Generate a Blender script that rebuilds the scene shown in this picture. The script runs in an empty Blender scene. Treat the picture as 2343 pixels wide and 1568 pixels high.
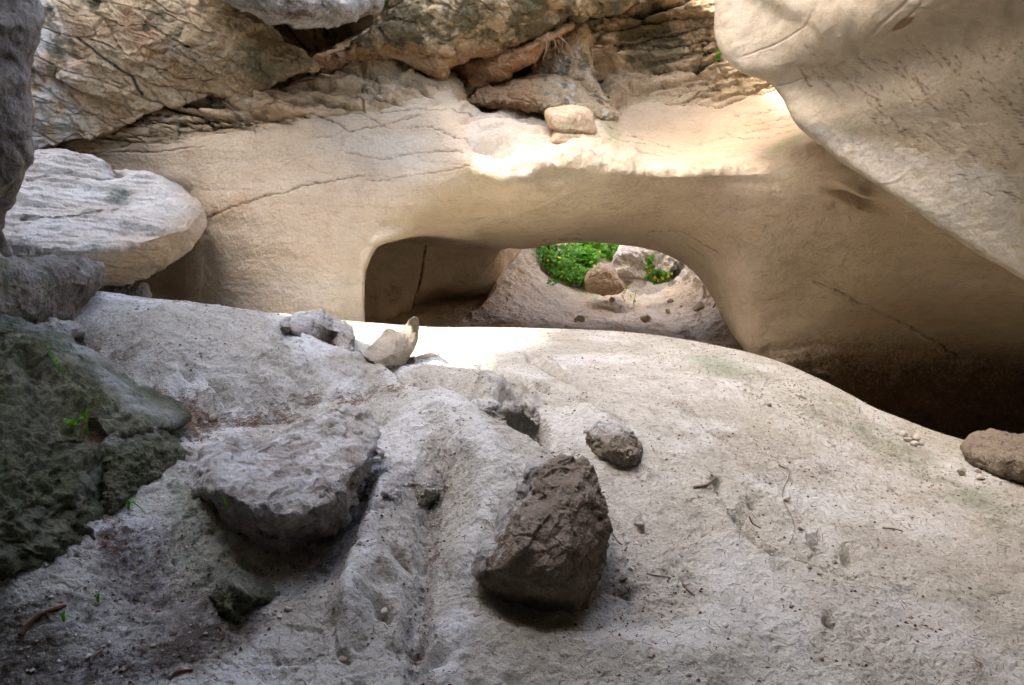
import bpy, math, random
import numpy as np
from mathutils import Vector
random.seed(7); RNG = np.random.default_rng(11)
scene = bpy.context.scene
COL = scene.collection
# ---- measuring frame: (u, v) are measured off the photograph, Y is the distance away in metres
F = 1821.0; CU = 1171.0; CV = 784.0; CZ = 1.6
def pt(u, v, Y):
    u = np.asarray(u, float); v = np.asarray(v, float); Y = np.asarray(Y, float)
    return np.stack([Y*(u-CU)/F, Y+0*u, CZ+Y*(CV-v)/F], -1)
def uvof(p):
    y = np.maximum(p[..., 1], 0.3)
    return CU + F*p[..., 0]/y, CV - F*(p[..., 2]-CZ)/y
# ---- noise
_perm = RNG.permutation(256); _perm = np.concatenate([_perm, _perm, _perm]).astype(np.int32)
_g = RNG.normal(size=(256, 3)); _g /= np.linalg.norm(_g, axis=1)[:, None]
_g = _g.astype(np.float32)
from concurrent.futures import ThreadPoolExecutor
_pool = ThreadPoolExecutor(6)
def chunked(fn, q, k=40000):
    "run fn over slices of q in parallel; fn returns one array or a tuple of them"
    parts_ = list(_pool.map(fn, [q[i:i+k] for i in range(0, len(q), k)]))
    if isinstance(parts_[0], tuple): return tuple(np.concatenate(x) for x in zip(*parts_))
    return np.concatenate(parts_)
def perlin(p):
    sh = p.shape[:-1]; return chunked(_perlin, p.reshape(-1, 3).astype(np.float32)).reshape(sh)
_gx, _gy, _gz = [np.ascontiguousarray(_g[_perm[:768] & 255, k]) for k in range(3)]
def _perlin(p):
    x, y, z = (np.ascontiguousarray(p[:, k]) for k in range(3))
    ix, iy, iz = np.floor(x), np.floor(y), np.floor(z); x = x-ix; y = y-iy; z = z-iz
    ix = ix.astype(np.int32) & 255; iy = iy.astype(np.int32) & 255; iz = iz.astype(np.int32) & 255
    wx = x*x*x*(x*(x*6-15)+10); wy = y*y*y*(y*(y*6-15)+10); wz = z*z*z*(z*(z*6-15)+10)
    def cell(a, dx, dy):
        b = _perm.take(a+iy+dy)+iz; X = x-dx; Y = y-dy; r = []
        for dz in (0, 1):
            h = b+dz; r.append(_gx.take(h)*X+_gy.take(h)*Y+_gz.take(h)*(z-dz))
        return r[0]+wz*(r[1]-r[0])
    a0 = _perm.take(ix); a1 = _perm.take(ix+1)
    c0 = cell(a0, 0, 0); c0 = c0+wy*(cell(a0, 0, 1)-c0); c1 = cell(a1, 1, 0); c1 = c1+wy*(cell(a1, 1, 1)-c1)
    return (c0+wx*(c1-c0))*np.float32(1.6)
def fbm(p, s, o=4, gain=.5, seed=0, kind=0):
    q = (p/s + seed*17.31).astype(np.float32); a = 1.0; t = 0; n = 0
    for k in range(o):
        v = perlin(q)
        if kind == 1: v = 1-2*np.abs(v)*1.6
        if kind == 2: v = np.abs(v)*2-.5
        t = t + a*v; n += a; a *= gain; q = q*2.03+5.7
    return t/n
def worley(p, s, seed=0):
    sh = p.shape[:-1]; q = (p/s+seed*3.7).reshape(-1, 3).astype(np.float32)
    return tuple(x.reshape(sh) for x in chunked(_worley, q)[:3])
def _worley(q):
    sh = (len(q),); i = np.floor(q).astype(np.int32); f = (q-i).astype(np.float32)
    f1 = np.full(len(q), 9., np.float32); f2 = f1.copy(); cid = np.zeros(len(q), np.int32); tl = np.zeros(len(q), np.float32)
    for dx in (-1, 0, 1):
        for dy in (-1, 0, 1):
            for dz in (-1, 0, 1):
                h = _perm[_perm[_perm[(i[:, 0]+dx) & 255]+((i[:, 1]+dy) & 255)]+((i[:, 2]+dz) & 255)]
                c = _g[h & 255]*.42+.5
                r = c+np.array([dx, dy, dz], np.float32)-f; d = (r*r).sum(1)
                m = d < f1
                f2 = np.where(m, f1, np.minimum(f2, d)); cid = np.where(m, h & 255, cid); tl = np.where(m, (r*_g[(h+101) & 255]).sum(1), tl); f1 = np.where(m, d, f1)
    return np.sqrt(f1), np.sqrt(f2), cid, tl
def chips(p, s, seed=0, edge=.16, tilt=.9, step=.45):
    "angular broken facets, about +-s/2 high"
    sh = p.shape[:-1]; w = p+s*.25*np.stack([perlin(p/(s*.7)+seed+7.7*k) for k in (1, 2, 3)], -1)
    f1, f2, cid, tl = chunked(_worley, (w/s+seed*3.7).reshape(-1, 3).astype(np.float32))
    return (s*(tilt*tl+step*((cid % 23)/22.-.5))*sst(0, edge, f2-f1)).reshape(sh)
def sst(a, b, x):
    t = np.clip((x-a)/(b-a), 0, 1); return t*t*(3-2*t)
# ---- masks measured in (u, v)
def dline(u, v, pts):
    u, v = np.broadcast_arrays(u, v)
    if u.size < 60000: return _dline(u, v, pts)
    q = np.stack([u.ravel(), v.ravel()], -1).astype(np.float32)
    return chunked(lambda c: _dline(c[:, 0], c[:, 1], pts), q).reshape(u.shape)
def _dline(u, v, pts):
    d = np.full(u.shape, 1e9, u.dtype)
    for (a, b), (c, e) in zip(pts[:-1], pts[1:]):
        L = (c-a)**2+(e-b)**2+1e-9
        t = np.clip(((u-a)*(c-a)+(v-b)*(e-b))/L, 0, 1)
        d = np.minimum(d, np.hypot(u-a-t*(c-a), v-b-t*(e-b)))
    return d
def gline(u, v, pts, w): return np.exp(-(dline(u, v, pts)/w)**2)
def blob(u, v, cu, cv, ru, rv, ang=0, k=1.0):
    a = math.radians(ang); du = u-cu; dv = v-cv
    x = du*math.cos(a)+dv*math.sin(a); y = -du*math.sin(a)+dv*math.cos(a)
    return np.exp(-((x/ru)**2+(y/rv)**2)**k)
def inpoly(u, v, pts, soft=8):
    ins = np.zeros(u.shape, bool); P = list(pts)
    for (a, b), (c, e) in zip(P, P[1:]+P[:1]):
        if b == e: continue
        cond = ((b > v) != (e > v)) & (u < (c-a)*(v-b)/(e-b)+a); ins ^= cond
    d = dline(u, v, P+[P[0]]); return sst(-soft, soft, np.where(ins, d, -d))
def tps(ctrl, vals, qs):
    c = np.asarray(ctrl, float)/1000.; v = np.asarray(vals, float)
    def U(r2): return np.where(r2 > 0, r2*np.log(r2+1e-12), 0)
    n = len(c); K = U(((c[:, None]-c[None])**2).sum(-1)); Pm = np.c_[np.ones(n), c]
    A = np.block([[K+1e-6*np.eye(n), Pm], [Pm.T, np.zeros((3, 3))]])
    sol = np.linalg.solve(A, np.r_[v, 0, 0, 0])
    def f(u, w):
        sh = np.shape(u); q = np.c_[np.ravel(u), np.ravel(w)]/1000.; 
        def part(q):
            out = sol[n]+q@sol[n+1:]
            for k in range(n): out = out+sol[k]*U(((q-c[k])**2).sum(-1))
            return out
        return chunked(part, q).reshape(sh)
    return f if qs is None else f(*qs)
# ---- meshes
def mesh_from(name, V, faces, mat, col=None, smooth=True, parent=None, loc=None):
    V = np.asarray(V, np.float32).reshape(-1, 3)
    if loc is not None: V = V-np.asarray(loc, np.float32)
    me = bpy.data.meshes.new(name)
    if isinstance(faces, np.ndarray) and faces.ndim == 2:
        k = faces.shape[1]; nf = len(faces)
        me.vertices.add(len(V)); me.vertices.foreach_set('co', V.ravel())
        me.loops.add(nf*k); me.loops.foreach_set('vertex_index', faces.astype(np.int32).ravel())
        me.polygons.add(nf); me.polygons.foreach_set('loop_start', np.arange(0, nf*k, k, dtype=np.int32))
        me.polygons.foreach_set('loop_total', np.full(nf, k, np.int32))
        me.polygons.foreach_set('use_smooth', np.full(nf, smooth, bool))
        me.update(calc_edges=True)
    else:
        me.from_pydata([tuple(map(float, x)) for x in V], [], [tuple(f) for f in faces]); me.update()
        me.polygons.foreach_set('use_smooth', np.full(len(me.polygons), smooth, bool))
    if col is not None and len(me.vertices) == len(V):
        a = me.color_attributes.new('mask', 'FLOAT_COLOR', 'POINT')
        a.data.foreach_set('color', np.asarray(col, np.float32).reshape(-1, 4).ravel())
    me.materials.append(mat)
    o = bpy.data.objects.new(name, me); COL.objects.link(o)
    if parent is not None: o.parent = parent
    if loc is not None and parent is None: o.location = Vector([float(x) for x in loc])
    return o
def grid_faces(n, m, closed=False):
    idx = np.arange(n*m).reshape(n, m)
    if closed: idx = np.c_[idx, idx[:, :1]]
    return np.stack([idx[:-1, :-1], idx[:-1, 1:], idx[1:, 1:], idx[1:, :-1]], -1).reshape(-1, 4)
def normals(V, closed=False):
    if closed:
        W = np.concatenate([V[:, -1:], V, V[:, :1]], 1); a = (W[:, 2:]-W[:, :-2])*.5
    else: a = np.gradient(V, axis=1)
    b = np.gradient(V, axis=0); n = np.cross(a, b)
    n /= np.linalg.norm(n, axis=-1, keepdims=True)+1e-12
    c = np.array([0, 0, CZ])-V
    if closed: h = len(V)//2; s = (n[:h]*c[:h]).sum()
    else: s = (n*c/np.linalg.norm(c, axis=-1, keepdims=True)).sum()
    return n if s > 0 else -n
def catrom(C, t, axis=0, closed=False):
    C = np.moveaxis(np.asarray(C, float), axis, 0); n = len(C)
    i = np.floor(t).astype(int)
    if not closed: i = np.clip(i, 0, n-2)
    f = (t-i).reshape(-1, *([1]*(C.ndim-1)))
    g = (lambda k: C[k % n]) if closed else (lambda k: C[np.clip(k, 0, n-1)])
    p0, p1, p2, p3 = g(i-1), g(i), g(i+1), g(i+2)
    if not closed:
        p0 = np.where((i == 0).reshape(f.shape), 2*p1-p2, p0); p3 = np.where((i == n-2).reshape(f.shape), 2*p2-p1, p3)
    r = .5*(2*p1+(p2-p0)*f+(2*p0-5*p1+4*p2-p3)*f*f+(3*p1-p0-3*p2+p3)*f**3)
    return np.moveaxis(r, 0, axis)
def even_t(C, n, axis, closed=False):
    k = C.shape[axis]; tt = np.linspace(0, k if closed else k-1, k*20)
    Q = np.moveaxis(catrom(C, tt, axis, closed), axis, 0)
    d = np.linalg.norm(np.diff(Q, axis=0), axis=-1); d = d.reshape(len(d), -1).mean(1)
    L = np.r_[0, np.cumsum(d)]; return np.interp(np.linspace(0, L[-1], n+(1 if closed else 0)), L, tt)[:n]
def net(rows, nr, nc):
    C = np.array(rows, float)            # rows x cols x (u,v,Y)
    C = np.concatenate([C[..., :2]/200., 2.0*np.log(C[..., 2:])], -1)
    tr = even_t(C, nr, 0); A = catrom(C, tr, 0); tc = even_t(A, nc, 1); A = catrom(A, tc, 1)
    return pt(A[..., 0]*200, A[..., 1]*200, np.exp(A[..., 2]/2.0))
def tag(o, label=None, cat=None, group=None, kind=None):
    if label: o['label'] = label
    if cat: o['category'] = cat
    if group: o['group'] = group
    if kind: o['kind'] = kind
    return o
def masks(shape): return np.zeros(shape+(4,), np.float32)

import time as _t; _T0 = _t.time()
def tick(s): print('TICK', s, round(_t.time()-_T0, 1), flush=True)
# ---- materials
def newmat(name):
    m = bpy.data.materials.new(name); m.use_nodes = True; nt = m.node_tree; nt.nodes.clear()
    out = nt.nodes.new('ShaderNodeOutputMaterial'); b = nt.nodes.new('ShaderNodeBsdfPrincipled')
    nt.links.new(b.outputs[0], out.inputs[0]); b.inputs['Roughness'].default_value = .9
    b.inputs['Specular IOR Level'].default_value = .25
    return m, nt, b
class NG:
    def __init__(s, nt): s.nt = nt; s.tc = nt.nodes.new('ShaderNodeNewGeometry').outputs['Position']
    def coord(s, sc=(1, 1, 1), rot=(0, 0, 0)):
        n = s.nt.nodes.new('ShaderNodeMapping'); n.inputs['Scale'].default_value = sc
        n.inputs['Rotation'].default_value = [math.radians(r) for r in rot]
        s.nt.links.new(s.tc, n.inputs['Vector']); return n.outputs[0]
    def noise(s, scale, detail=6, rough=.6, co=None, dist=0, kind='FBM'):
        n = s.nt.nodes.new('ShaderNodeTexNoise'); n.inputs['Scale'].default_value = scale
        n.inputs['Detail'].default_value = detail; n.inputs['Roughness'].default_value = rough
        n.inputs['Distortion'].default_value = dist
        s.nt.links.new(co or s.tc, n.inputs['Vector']); return n.outputs['Fac']
    def vor(s, scale, co=None, feat='F1', rnd=1):
        n = s.nt.nodes.new('ShaderNodeTexVoronoi'); n.feature = feat; n.inputs['Scale'].default_value = scale
        n.inputs['Randomness'].default_value = rnd
        s.nt.links.new(co or s.tc, n.inputs['Vector']); return n.outputs['Distance']
    def ramp(s, x, stops):
        n = s.nt.nodes.new('ShaderNodeValToRGB'); cr = n.color_ramp
        while len(cr.elements) > 1: cr.elements.remove(cr.elements[-1])
        for k, (p, c) in enumerate(stops):
            e = cr.elements[0] if k == 0 else cr.elements.new(p)
            e.position = p; e.color = tuple(c)+(1,) if len(tuple(c)) == 3 else c
        s.nt.links.new(x, n.inputs[0]); return n.outputs[0]
    def rmp(s, x, a, b, lo=0, hi=1):
        n = s.nt.nodes.new('ShaderNodeMapRange'); n.inputs[1].default_value = a; n.inputs[2].default_value = b
        n.inputs[3].default_value = lo; n.inputs[4].default_value = hi; s.nt.links.new(x, n.inputs[0]); return n.outputs[0]
    def mix(s, f, a, b, mode='MIX'):
        n = s.nt.nodes.new('ShaderNodeMix'); n.data_type = 'RGBA'; n.blend_type = mode; n.clamp_factor = True
        for sock, val in ((n.inputs[0], f), (n.inputs[6], a), (n.inputs[7], b)):
            if hasattr(val, 'is_output') or isinstance(val, bpy.types.NodeSocket): s.nt.links.new(val, sock)
            elif isinstance(val, (int, float)): sock.default_value = val
            else: sock.default_value = tuple(val)+(1,)
        return n.outputs[2]
    def math(s, op, a, b=0.0, clamp=False):
        n = s.nt.nodes.new('ShaderNodeMath'); n.operation = op; n.use_clamp = clamp
        for sock, val in ((n.inputs[0], a), (n.inputs[1], b)):
            if isinstance(val, bpy.types.NodeSocket): s.nt.links.new(val, sock)
            else: sock.default_value = val
        return n.outputs[0]
    def attr(s):
        n = s.nt.nodes.new('ShaderNodeAttribute'); n.attribute_name = 'mask'
        q = s.nt.nodes.new('ShaderNodeSeparateColor'); s.nt.links.new(n.outputs['Color'], q.inputs[0])
        return q.outputs[0], q.outputs[1], q.outputs[2], n.outputs['Alpha']
    def bump(s, h, dist, strength, b, prev=None):
        n = s.nt.nodes.new('ShaderNodeBump'); n.inputs['Distance'].default_value = dist
        n.inputs['Strength'].default_value = strength
        s.nt.links.new(h, n.inputs['Height'])
        if prev: s.nt.links.new(prev, n.inputs['Normal'])
        if b: s.nt.links.new(n.outputs[0], b.inputs['Normal'])
        return n.outputs[0]
def rockmat(name, pale, mid, dark, red=(.20, .10, .05), green=(.10, .13, .06), white=(.62, .62, .60), stain_shade=(.07, .045, .03),
            s1=1.6, s2=14, fleck=.5, bumps=((9, .03, .6), (45, .008, .7), (180, .002, .6)), streak=None, streakcol=None, contrast=(.35, .65), grit=.25, flow=0, dash=0, dust=0):
    m, nt, b = newmat(name); g = NG(nt)
    big = g.noise(s1, 5, .6, dist=.4); c = g.mix(g.rmp(big, contrast[0], contrast[1]), mid, pale)
    med = g.noise(s2, 6, .7); c = g.mix(g.rmp(med, .52, .72, 0, fleck), c, dark)
    fine = g.noise(70, 5, .8); c = g.mix(g.rmp(fine, .5, .68, 0, grit*1.6), c, [x*.5 for x in mid])
    c = g.mix(g.rmp(g.noise(48, 5, .8, g.coord((1, 1, 1.2), (10, 20, 30))), .55, .72, 0, grit*1.5), c, [min(x*1.35, .66) for x in pale])
    c = g.mix(g.rmp(g.noise(s2*.45, 6, .72, g.coord((1, 1, 1.6), (30, 0, 70)), .6), .48, .66, 0, fleck), c, [x*.72 for x in mid])
    if streak:
        sc, rot, lo, hi, amt = streak
        st = g.noise(1, 5, .65, g.coord(sc, rot), .3); c = g.mix(g.rmp(st, lo, hi, 0, amt), c, streakcol or dark)
    if dash:
        bd = g.noise(1, 5, .6, g.coord((.5, .5, 4.5), (0, 7, 0)), .5); c = g.mix(g.rmp(bd, .42, .62, 0, dash*.6), c, [mid[0]*.86, mid[1]*.78, mid[2]*.66])
        ds = g.noise(1, 4, .7, g.coord((4, 4, 46), (0, 9, 0)), .5); c = g.mix(g.rmp(ds, .62, .69, 0, dash), c, [x*.45 for x in mid])
        wt = g.noise(1, 4, .6, g.coord((5, 5, .5)), .3); c = g.mix(g.rmp(wt, .55, .75, 0, dash*.5), c, [x*.78 for x in mid])
    if flow:
        fs = g.noise(1, 5, .7, g.coord((5, 34, 10), (0, 0, 40)), .4); c = g.mix(g.rmp(fs, .52, .66, 0, flow), c, [x*.6 for x in mid])
        sp = g.noise(130, 3, .9, g.coord((1, 1.6, 1), (0, 0, 40))); c = g.mix(g.rmp(sp, .6, .68, 0, .75), c, [x*.35 for x in mid])
    if dust:
        geo = nt.nodes.new('ShaderNodeNewGeometry'); sx = nt.nodes.new('ShaderNodeSeparateXYZ'); nt.links.new(geo.outputs['Normal'], sx.inputs[0])
        up_ = g.math('ADD', sx.outputs[2], g.math('MULTIPLY', g.noise(14, 5, .75), .9)); c = g.mix(g.rmp(up_, .78, 1.15, 0, dust), c, (.42, .37, .30))
    R, G_, B, A = g.attr()
    wob = g.noise(22, 5, .7); wob2 = g.rmp(wob, .25, .75, -.35, .35)
    def thr(x): return g.rmp(g.math('ADD', x, g.math('MULTIPLY', wob2, g.math('MINIMUM', g.math('MULTIPLY', x, 3.0), 1.0))), .12, .75)
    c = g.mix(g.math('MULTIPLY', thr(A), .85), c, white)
    c = g.mix(g.math('MULTIPLY', thr(B), .85), c, red)
    c = g.mix(g.math('MULTIPLY', thr(G_), .8), c, green)
    c = g.mix(g.math('MULTIPLY', thr(R), .92), c, stain_shade)
    nt.links.new(c, b.inputs['Base Color']); prev = None
    for k, (s, d, st) in enumerate(bumps):
        h = g.noise(s, 5, .65, dist=.2)
        prev = g.bump(h, d, st, b if k == len(bumps)-1 else None, prev)
    return m
M_ground = rockmat('ground rock', (.53, .515, .455), (.40, .37, .30), (.19, .16, .125), red=(.27, .16, .10), green=(.17, .21, .13), stain_shade=(.075, .06, .05),
                   s1=1.1, s2=11, fleck=.5, bumps=((7, .06, .8), (22, .026, .8), (60, .012, .7)), grit=.45, flow=.35)
M_wall = rockmat('smooth tan rock', (.66, .545, .385), (.57, .445, .295), (.40, .28, .17), red=(.40, .235, .11), green=(.30, .31, .14), stain_shade=(.10, .055, .03),
                 white=(.62, .58, .50), s1=.55, s2=6, fleck=.5, bumps=((5, .05, .7), (20, .022, .7), (55, .010, .8)), grit=.2, dash=.45,
                 streak=((1.2, 1.2, 16), (0, 8, 0), .60, .75, .35), streakcol=(.28, .17, .09))
M_rough = rockmat('rough ochre rock', (.62, .48, .30), (.47, .345, .20), (.17, .13, .08), red=(.36, .19, .085), green=(.085, .08, .04), stain_shade=(.025, .02, .014),
                  white=(.60, .60, .56), s1=1.7, s2=7, fleck=.6, bumps=((7, .06, .6), (26, .03, .8), (90, .008, .9)), grit=.4)
M_grey = rockmat('grey rock', (.46, .44, .40), (.29, .255, .215), (.12, .10, .085), red=(.25, .16, .09), green=(.12, .14, .09), s1=2.2, s2=9, fleck=.6, dust=0,
                 bumps=((8, .04, .6), (30, .02, .8), (110, .006, .9)), grit=.35)
M_moss = rockmat('mossy rock', (.23, .215, .145), (.11, .108, .062), (.035, .037, .025), red=(.20, .09, .05), green=(.07, .083, .028), white=(.36, .37, .34), s1=2.6, s2=12, fleck=.85,
                 bumps=((9, .05, .8), (34, .025, .9), (120, .008, .9)), grit=.45)
M_ledge = rockmat('pale ledge rock', (.62, .58, .51), (.51, .46, .385), (.30, .26, .20), red=(.50, .37, .23), green=(.16, .19, .14), white=(.64, .62, .57), stain_shade=(.10, .08, .055), s1=1.4, s2=7, fleck=.55, bumps=((7, .05, .7), (26, .025, .9), (70, .01, .9)), grit=.3)
M_roof = rockmat('pale roof rock', (.49, .425, .32), (.42, .35, .25), (.30, .225, .145), red=(.20, .11, .06), green=(.24, .20, .12), stain_shade=(.16, .10, .055), s1=.9, s2=5, fleck=.5,
                 bumps=((5, .03, .4), (22, .012, .5), (100, .003, .5)), grit=.22, streak=((2.5, 22, 14), (0, 0, 38), .56, .72, .5), streakcol=(.30, .215, .13))
M_brown = rockmat('brown boulder rock', (.33, .29, .235), (.19, .155, .115), (.09, .07, .05), s1=2.8, s2=12, fleck=.7, dust=.15,
                  bumps=((9, .05, .7), (34, .02, .9), (120, .006, .9)), grit=.4)
M_lean = rockmat('dark brown boulder rock', (.31, .25, .185), (.20, .152, .105), (.08, .057, .038), white=(.55, .53, .49), s1=2.8, s2=12, fleck=.7, bumps=((9, .05, .7), (34, .025, 1.0), (90, .01, 1.0)), grit=.5, dust=.25)
M_tan = rockmat('tan stone', (.40, .35, .27), (.31, .255, .185), (.18, .135, .09), s1=4, s2=16, fleck=.4, bumps=((20, .02, .5), (90, .006, .7)))
M_scree = rockmat('scree soil', (.66, .54, .39), (.54, .42, .28), (.13, .09, .06), red=(.30, .17, .09), green=(.12, .16, .07), white=(.50, .48, .44), s1=1.0, s2=6, fleck=.4,
                  bumps=((5, .08, .7), (20, .04, .9), (70, .012, .9)), grit=.3)
def plain(name, c1, c2, scale=30, rough=.8, trans=0):
    m, nt, b = newmat(name); g = NG(nt)
    nt.links.new(g.mix(g.rmp(g.noise(scale, 3), .35, .65), c1, c2), b.inputs['Base Color']); b.inputs['Roughness'].default_value = rough
    if trans:
        t = nt.nodes.new('ShaderNodeBsdfTranslucent'); t.inputs[0].default_value = tuple(c1)+(1,)
        x = nt.nodes.new('ShaderNodeMixShader'); x.inputs[0].default_value = trans
        out = [n for n in nt.nodes if n.type == 'OUTPUT_MATERIAL'][0]
        nt.links.new(b.outputs[0], x.inputs[1]); nt.links.new(t.outputs[0], x.inputs[2]); nt.links.new(x.outputs[0], out.inputs[0])
    return m
M_leaf = plain('leaf', (.20, .42, .06), (.09, .24, .03), 9, .55, .35)
M_leaf2 = plain('bright leaf', (.16, .42, .02), (.10, .30, .02), 15, .5, .35)
M_flower = plain('yellow petals', (.75, .65, .05), (.70, .55, .03))
M_needle = plain('fallen needles', (.26, .14, .085), (.15, .085, .05), 12)
M_wood = plain('dead wood', (.30, .24, .17), (.17, .12, .08), 40)
M_dwood = plain('dark bark', (.12, .055, .03), (.07, .035, .02), 30)
M_gravel = plain('gravel', (.40, .36, .31), (.20, .17, .14), 14)
M_root = plain('dry roots', (.22, .15, .08), (.13, .09, .05), 40)
M_white = plain('white stone', (.55, .51, .45), (.42, .37, .31), 30)
# ======================= GROUND
def struct(o): o['kind'] = 'structure'; return o
gc = [(-400,1750,2.6),(600,1750,2.65),(1200,1750,2.7),(1800,1750,2.75),(2700,1750,2.8),
 (-300,1568,2.9),(0,1568,2.95),(600,1568,3.0),(1200,1568,3.05),(1800,1568,3.1),(2342,1568,3.15),
 (0,1350,3.15),(600,1350,3.4),(1200,1400,3.4),(1900,1400,3.5),(2342,1400,3.55),(2700,1400,3.6),
 (200,1100,3.75),(200,900,4.35),(190,780,4.9),(215,672,5.7),(-200,800,4.6),(-200,1000,4.0),(420,720,6.0),(430,697,6.5),(640,718,7.2),(800,738,7.8),
 (600,1150,4.0),(1171,1200,3.95),(1171,1000,4.8),(1171,850,6.2),(1171,790,7.2),(1171,753,8.0),(830,742,8.0),(830,850,6.0),(600,1000,4.6),(600,850,5.4),
 (1420,760,7.9),(1720,810,7.3),(1600,900,5.9),(1500,1000,5.0),(1860,862,6.8),(2000,937,6.4),(2000,1010,5.7),(1900,1200,4.3),(2130,987,6.2),(2342,1034,5.9),(2342,1100,5.2),(2342,1250,4.2),(2700,1110,5.8),(2700,1300,4.2)]

gInv = tps([(a, b) for a, b, c in gc], [1/c for a, b, c in gc], None)
def gY(u, v): return 1/np.clip(gInv(np.asarray(u, float), np.asarray(v, float)), .08, 1)
crest = np.array([(-400,640),(60,655),(215,665),(300,678),(430,692),(560,708),(640,716),(760,731),(830,738),(1000,749),(1170,750),(1300,753),(1400,757),(1500,766),(1600,782),(1720,808),
 (1790,830),(1860,860),(1930,895),(2000,935),(2070,960),(2130,985),(2240,1017),(2342,1031),(2800,1085)], float)
NU, NV, NB = 1050, 620, 60
us = np.linspace(-380, 2760, NU)
uu = us[None]; vc = np.interp(us, crest[:, 0], crest[:, 1]); k_ = np.exp(-np.linspace(-2, 2, 31)**2); vc = np.convolve(np.pad(vc, 15, mode='edge'), k_/k_.sum(), 'valid')
t = np.linspace(0, 1, NV)[:, None]
vv = vc[None]+(1745-vc[None])*t**1.15
UU = np.broadcast_to(uu, vv.shape)
G0 = pt(UU, vv, gY(UU, vv))
# beyond the crest the ground falls away behind
d = (np.linspace(1, 0, NB, endpoint=False)**1.6*3.2)[:, None]
Yc = G0[0, :, 1][None]; m = (CV-vc)[None]/F
fall = np.interp(us, [-400, 200, 700, 1300, 1700, 2000, 2800], [.05, .05, .03, .04, .06, .10, .10])[None]
Bk = np.stack([G0[0, :, 0][None]*(1+d/Yc), Yc+d, CZ+m*Yc+m*d-fall*d*d-0.02*d], -1)
G0 = np.concatenate([Bk, G0], 0)
gu, gv = uvof(G0); vis = np.zeros(G0.shape[:2]); vis[NB:] = 1
gu = np.where(vis > 0, np.broadcast_to(uu, gu.shape), np.broadcast_to(uu, gu.shape)); gv = np.concatenate([np.broadcast_to(vc[None]-1, Bk.shape[:2]), vv], 0)
# slightly warped measuring coordinates so that nothing is ruler-straight
wu = gu+14*fbm(G0, .35, 3, seed=1)+6*fbm(G0, .12, 3, seed=2); wv = gv+10*fbm(G0, .35, 3, seed=3)+4*fbm(G0, .12, 3, seed=4)
H = np.zeros(gu.shape)
def L(pts, w, h): 
    global H; H = H+h*gline(wu, wv, pts, w)
def Bp(cu, cv, ru, rv, h, ang=0, k=1.0):
    global H; H = H+h*blob(wu, wv, cu, cv, ru, rv, ang, k)
# flutings
def steep(pts, w, h, side, wl, soft=1.0):
    "ridge with a long flank on one side and a short drop on the other"
    global H
    dmin = np.full(gu.shape, 1e9); sg = np.zeros(gu.shape)
    for (a, b), (c, e) in zip(pts[:-1], pts[1:]):
        Ls = (c-a)**2+(e-b)**2; tt = np.clip(((wu-a)*(c-a)+(wv-b)*(e-b))/Ls, 0, 1)
        dd = np.hypot(wu-a-tt*(c-a), wv-b-tt*(e-b)); cr = np.sign((c-a)*(wv-b)-(e-b)*(wu-a))
        mm = dd < dmin; sg = np.where(mm, cr, sg); dmin = np.where(mm, dd, dmin)
    s = dmin*sg*side
    H = H+h*np.where(s > 0, np.exp(-(s/wl)**2), np.exp(-(s/w)**2))
steep([(420,722),(560,768),(700,838),(850,905),(980,985),(1090,1045),(1200,1085)], 24, .19, 1, 110)
L([(600,735),(700,775),(840,850),(960,900),(1060,935)], 26, -.07)
L([(170,770),(280,825),(370,890),(470,940),(640,935),(830,938)], 30, -.12)
L([(430,700),(560,722),(680,745)], 22, .04)
Bp(590, 860, 150, 45, .07, 22); Bp(350, 800, 90, 40, .05, 20); Bp(720, 760, 60, 22, .05, 20)
Bp(1000, 870, 120, 22, .05, 12); L([(820,880),(940,860),(1080,875)], 14, .035); L([(880,890),(1000,893)], 12, -.05)
L([(330,940),(420,980),(520,985),(700,960)], 25, -.05)
steep([(870,1165),(850,1230),(820,1300),(790,1400)], 30, .13, -1, 60)
L([(985,1090),(990,1200),(965,1330),(950,1450),(960,1600)], 30, -.09)
steep([(1010,1010),(1060,1080),(1110,1150),(1090,1240),(1060,1300)], 40, .09, -1, 70)
L([(1050,1440),(1180,1460),(1400,1480),(1640,1530)], 55, .05); Bp(1290, 1400, 170, 60, -.06, 0); Bp(1460, 1300, 110, 110, -.06)
Bp(700, 1275, 140, 60, -.06, -10); Bp(480, 1230, 85, 90, .12); Bp(300, 1300, 110, 80, -.10)
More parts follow.
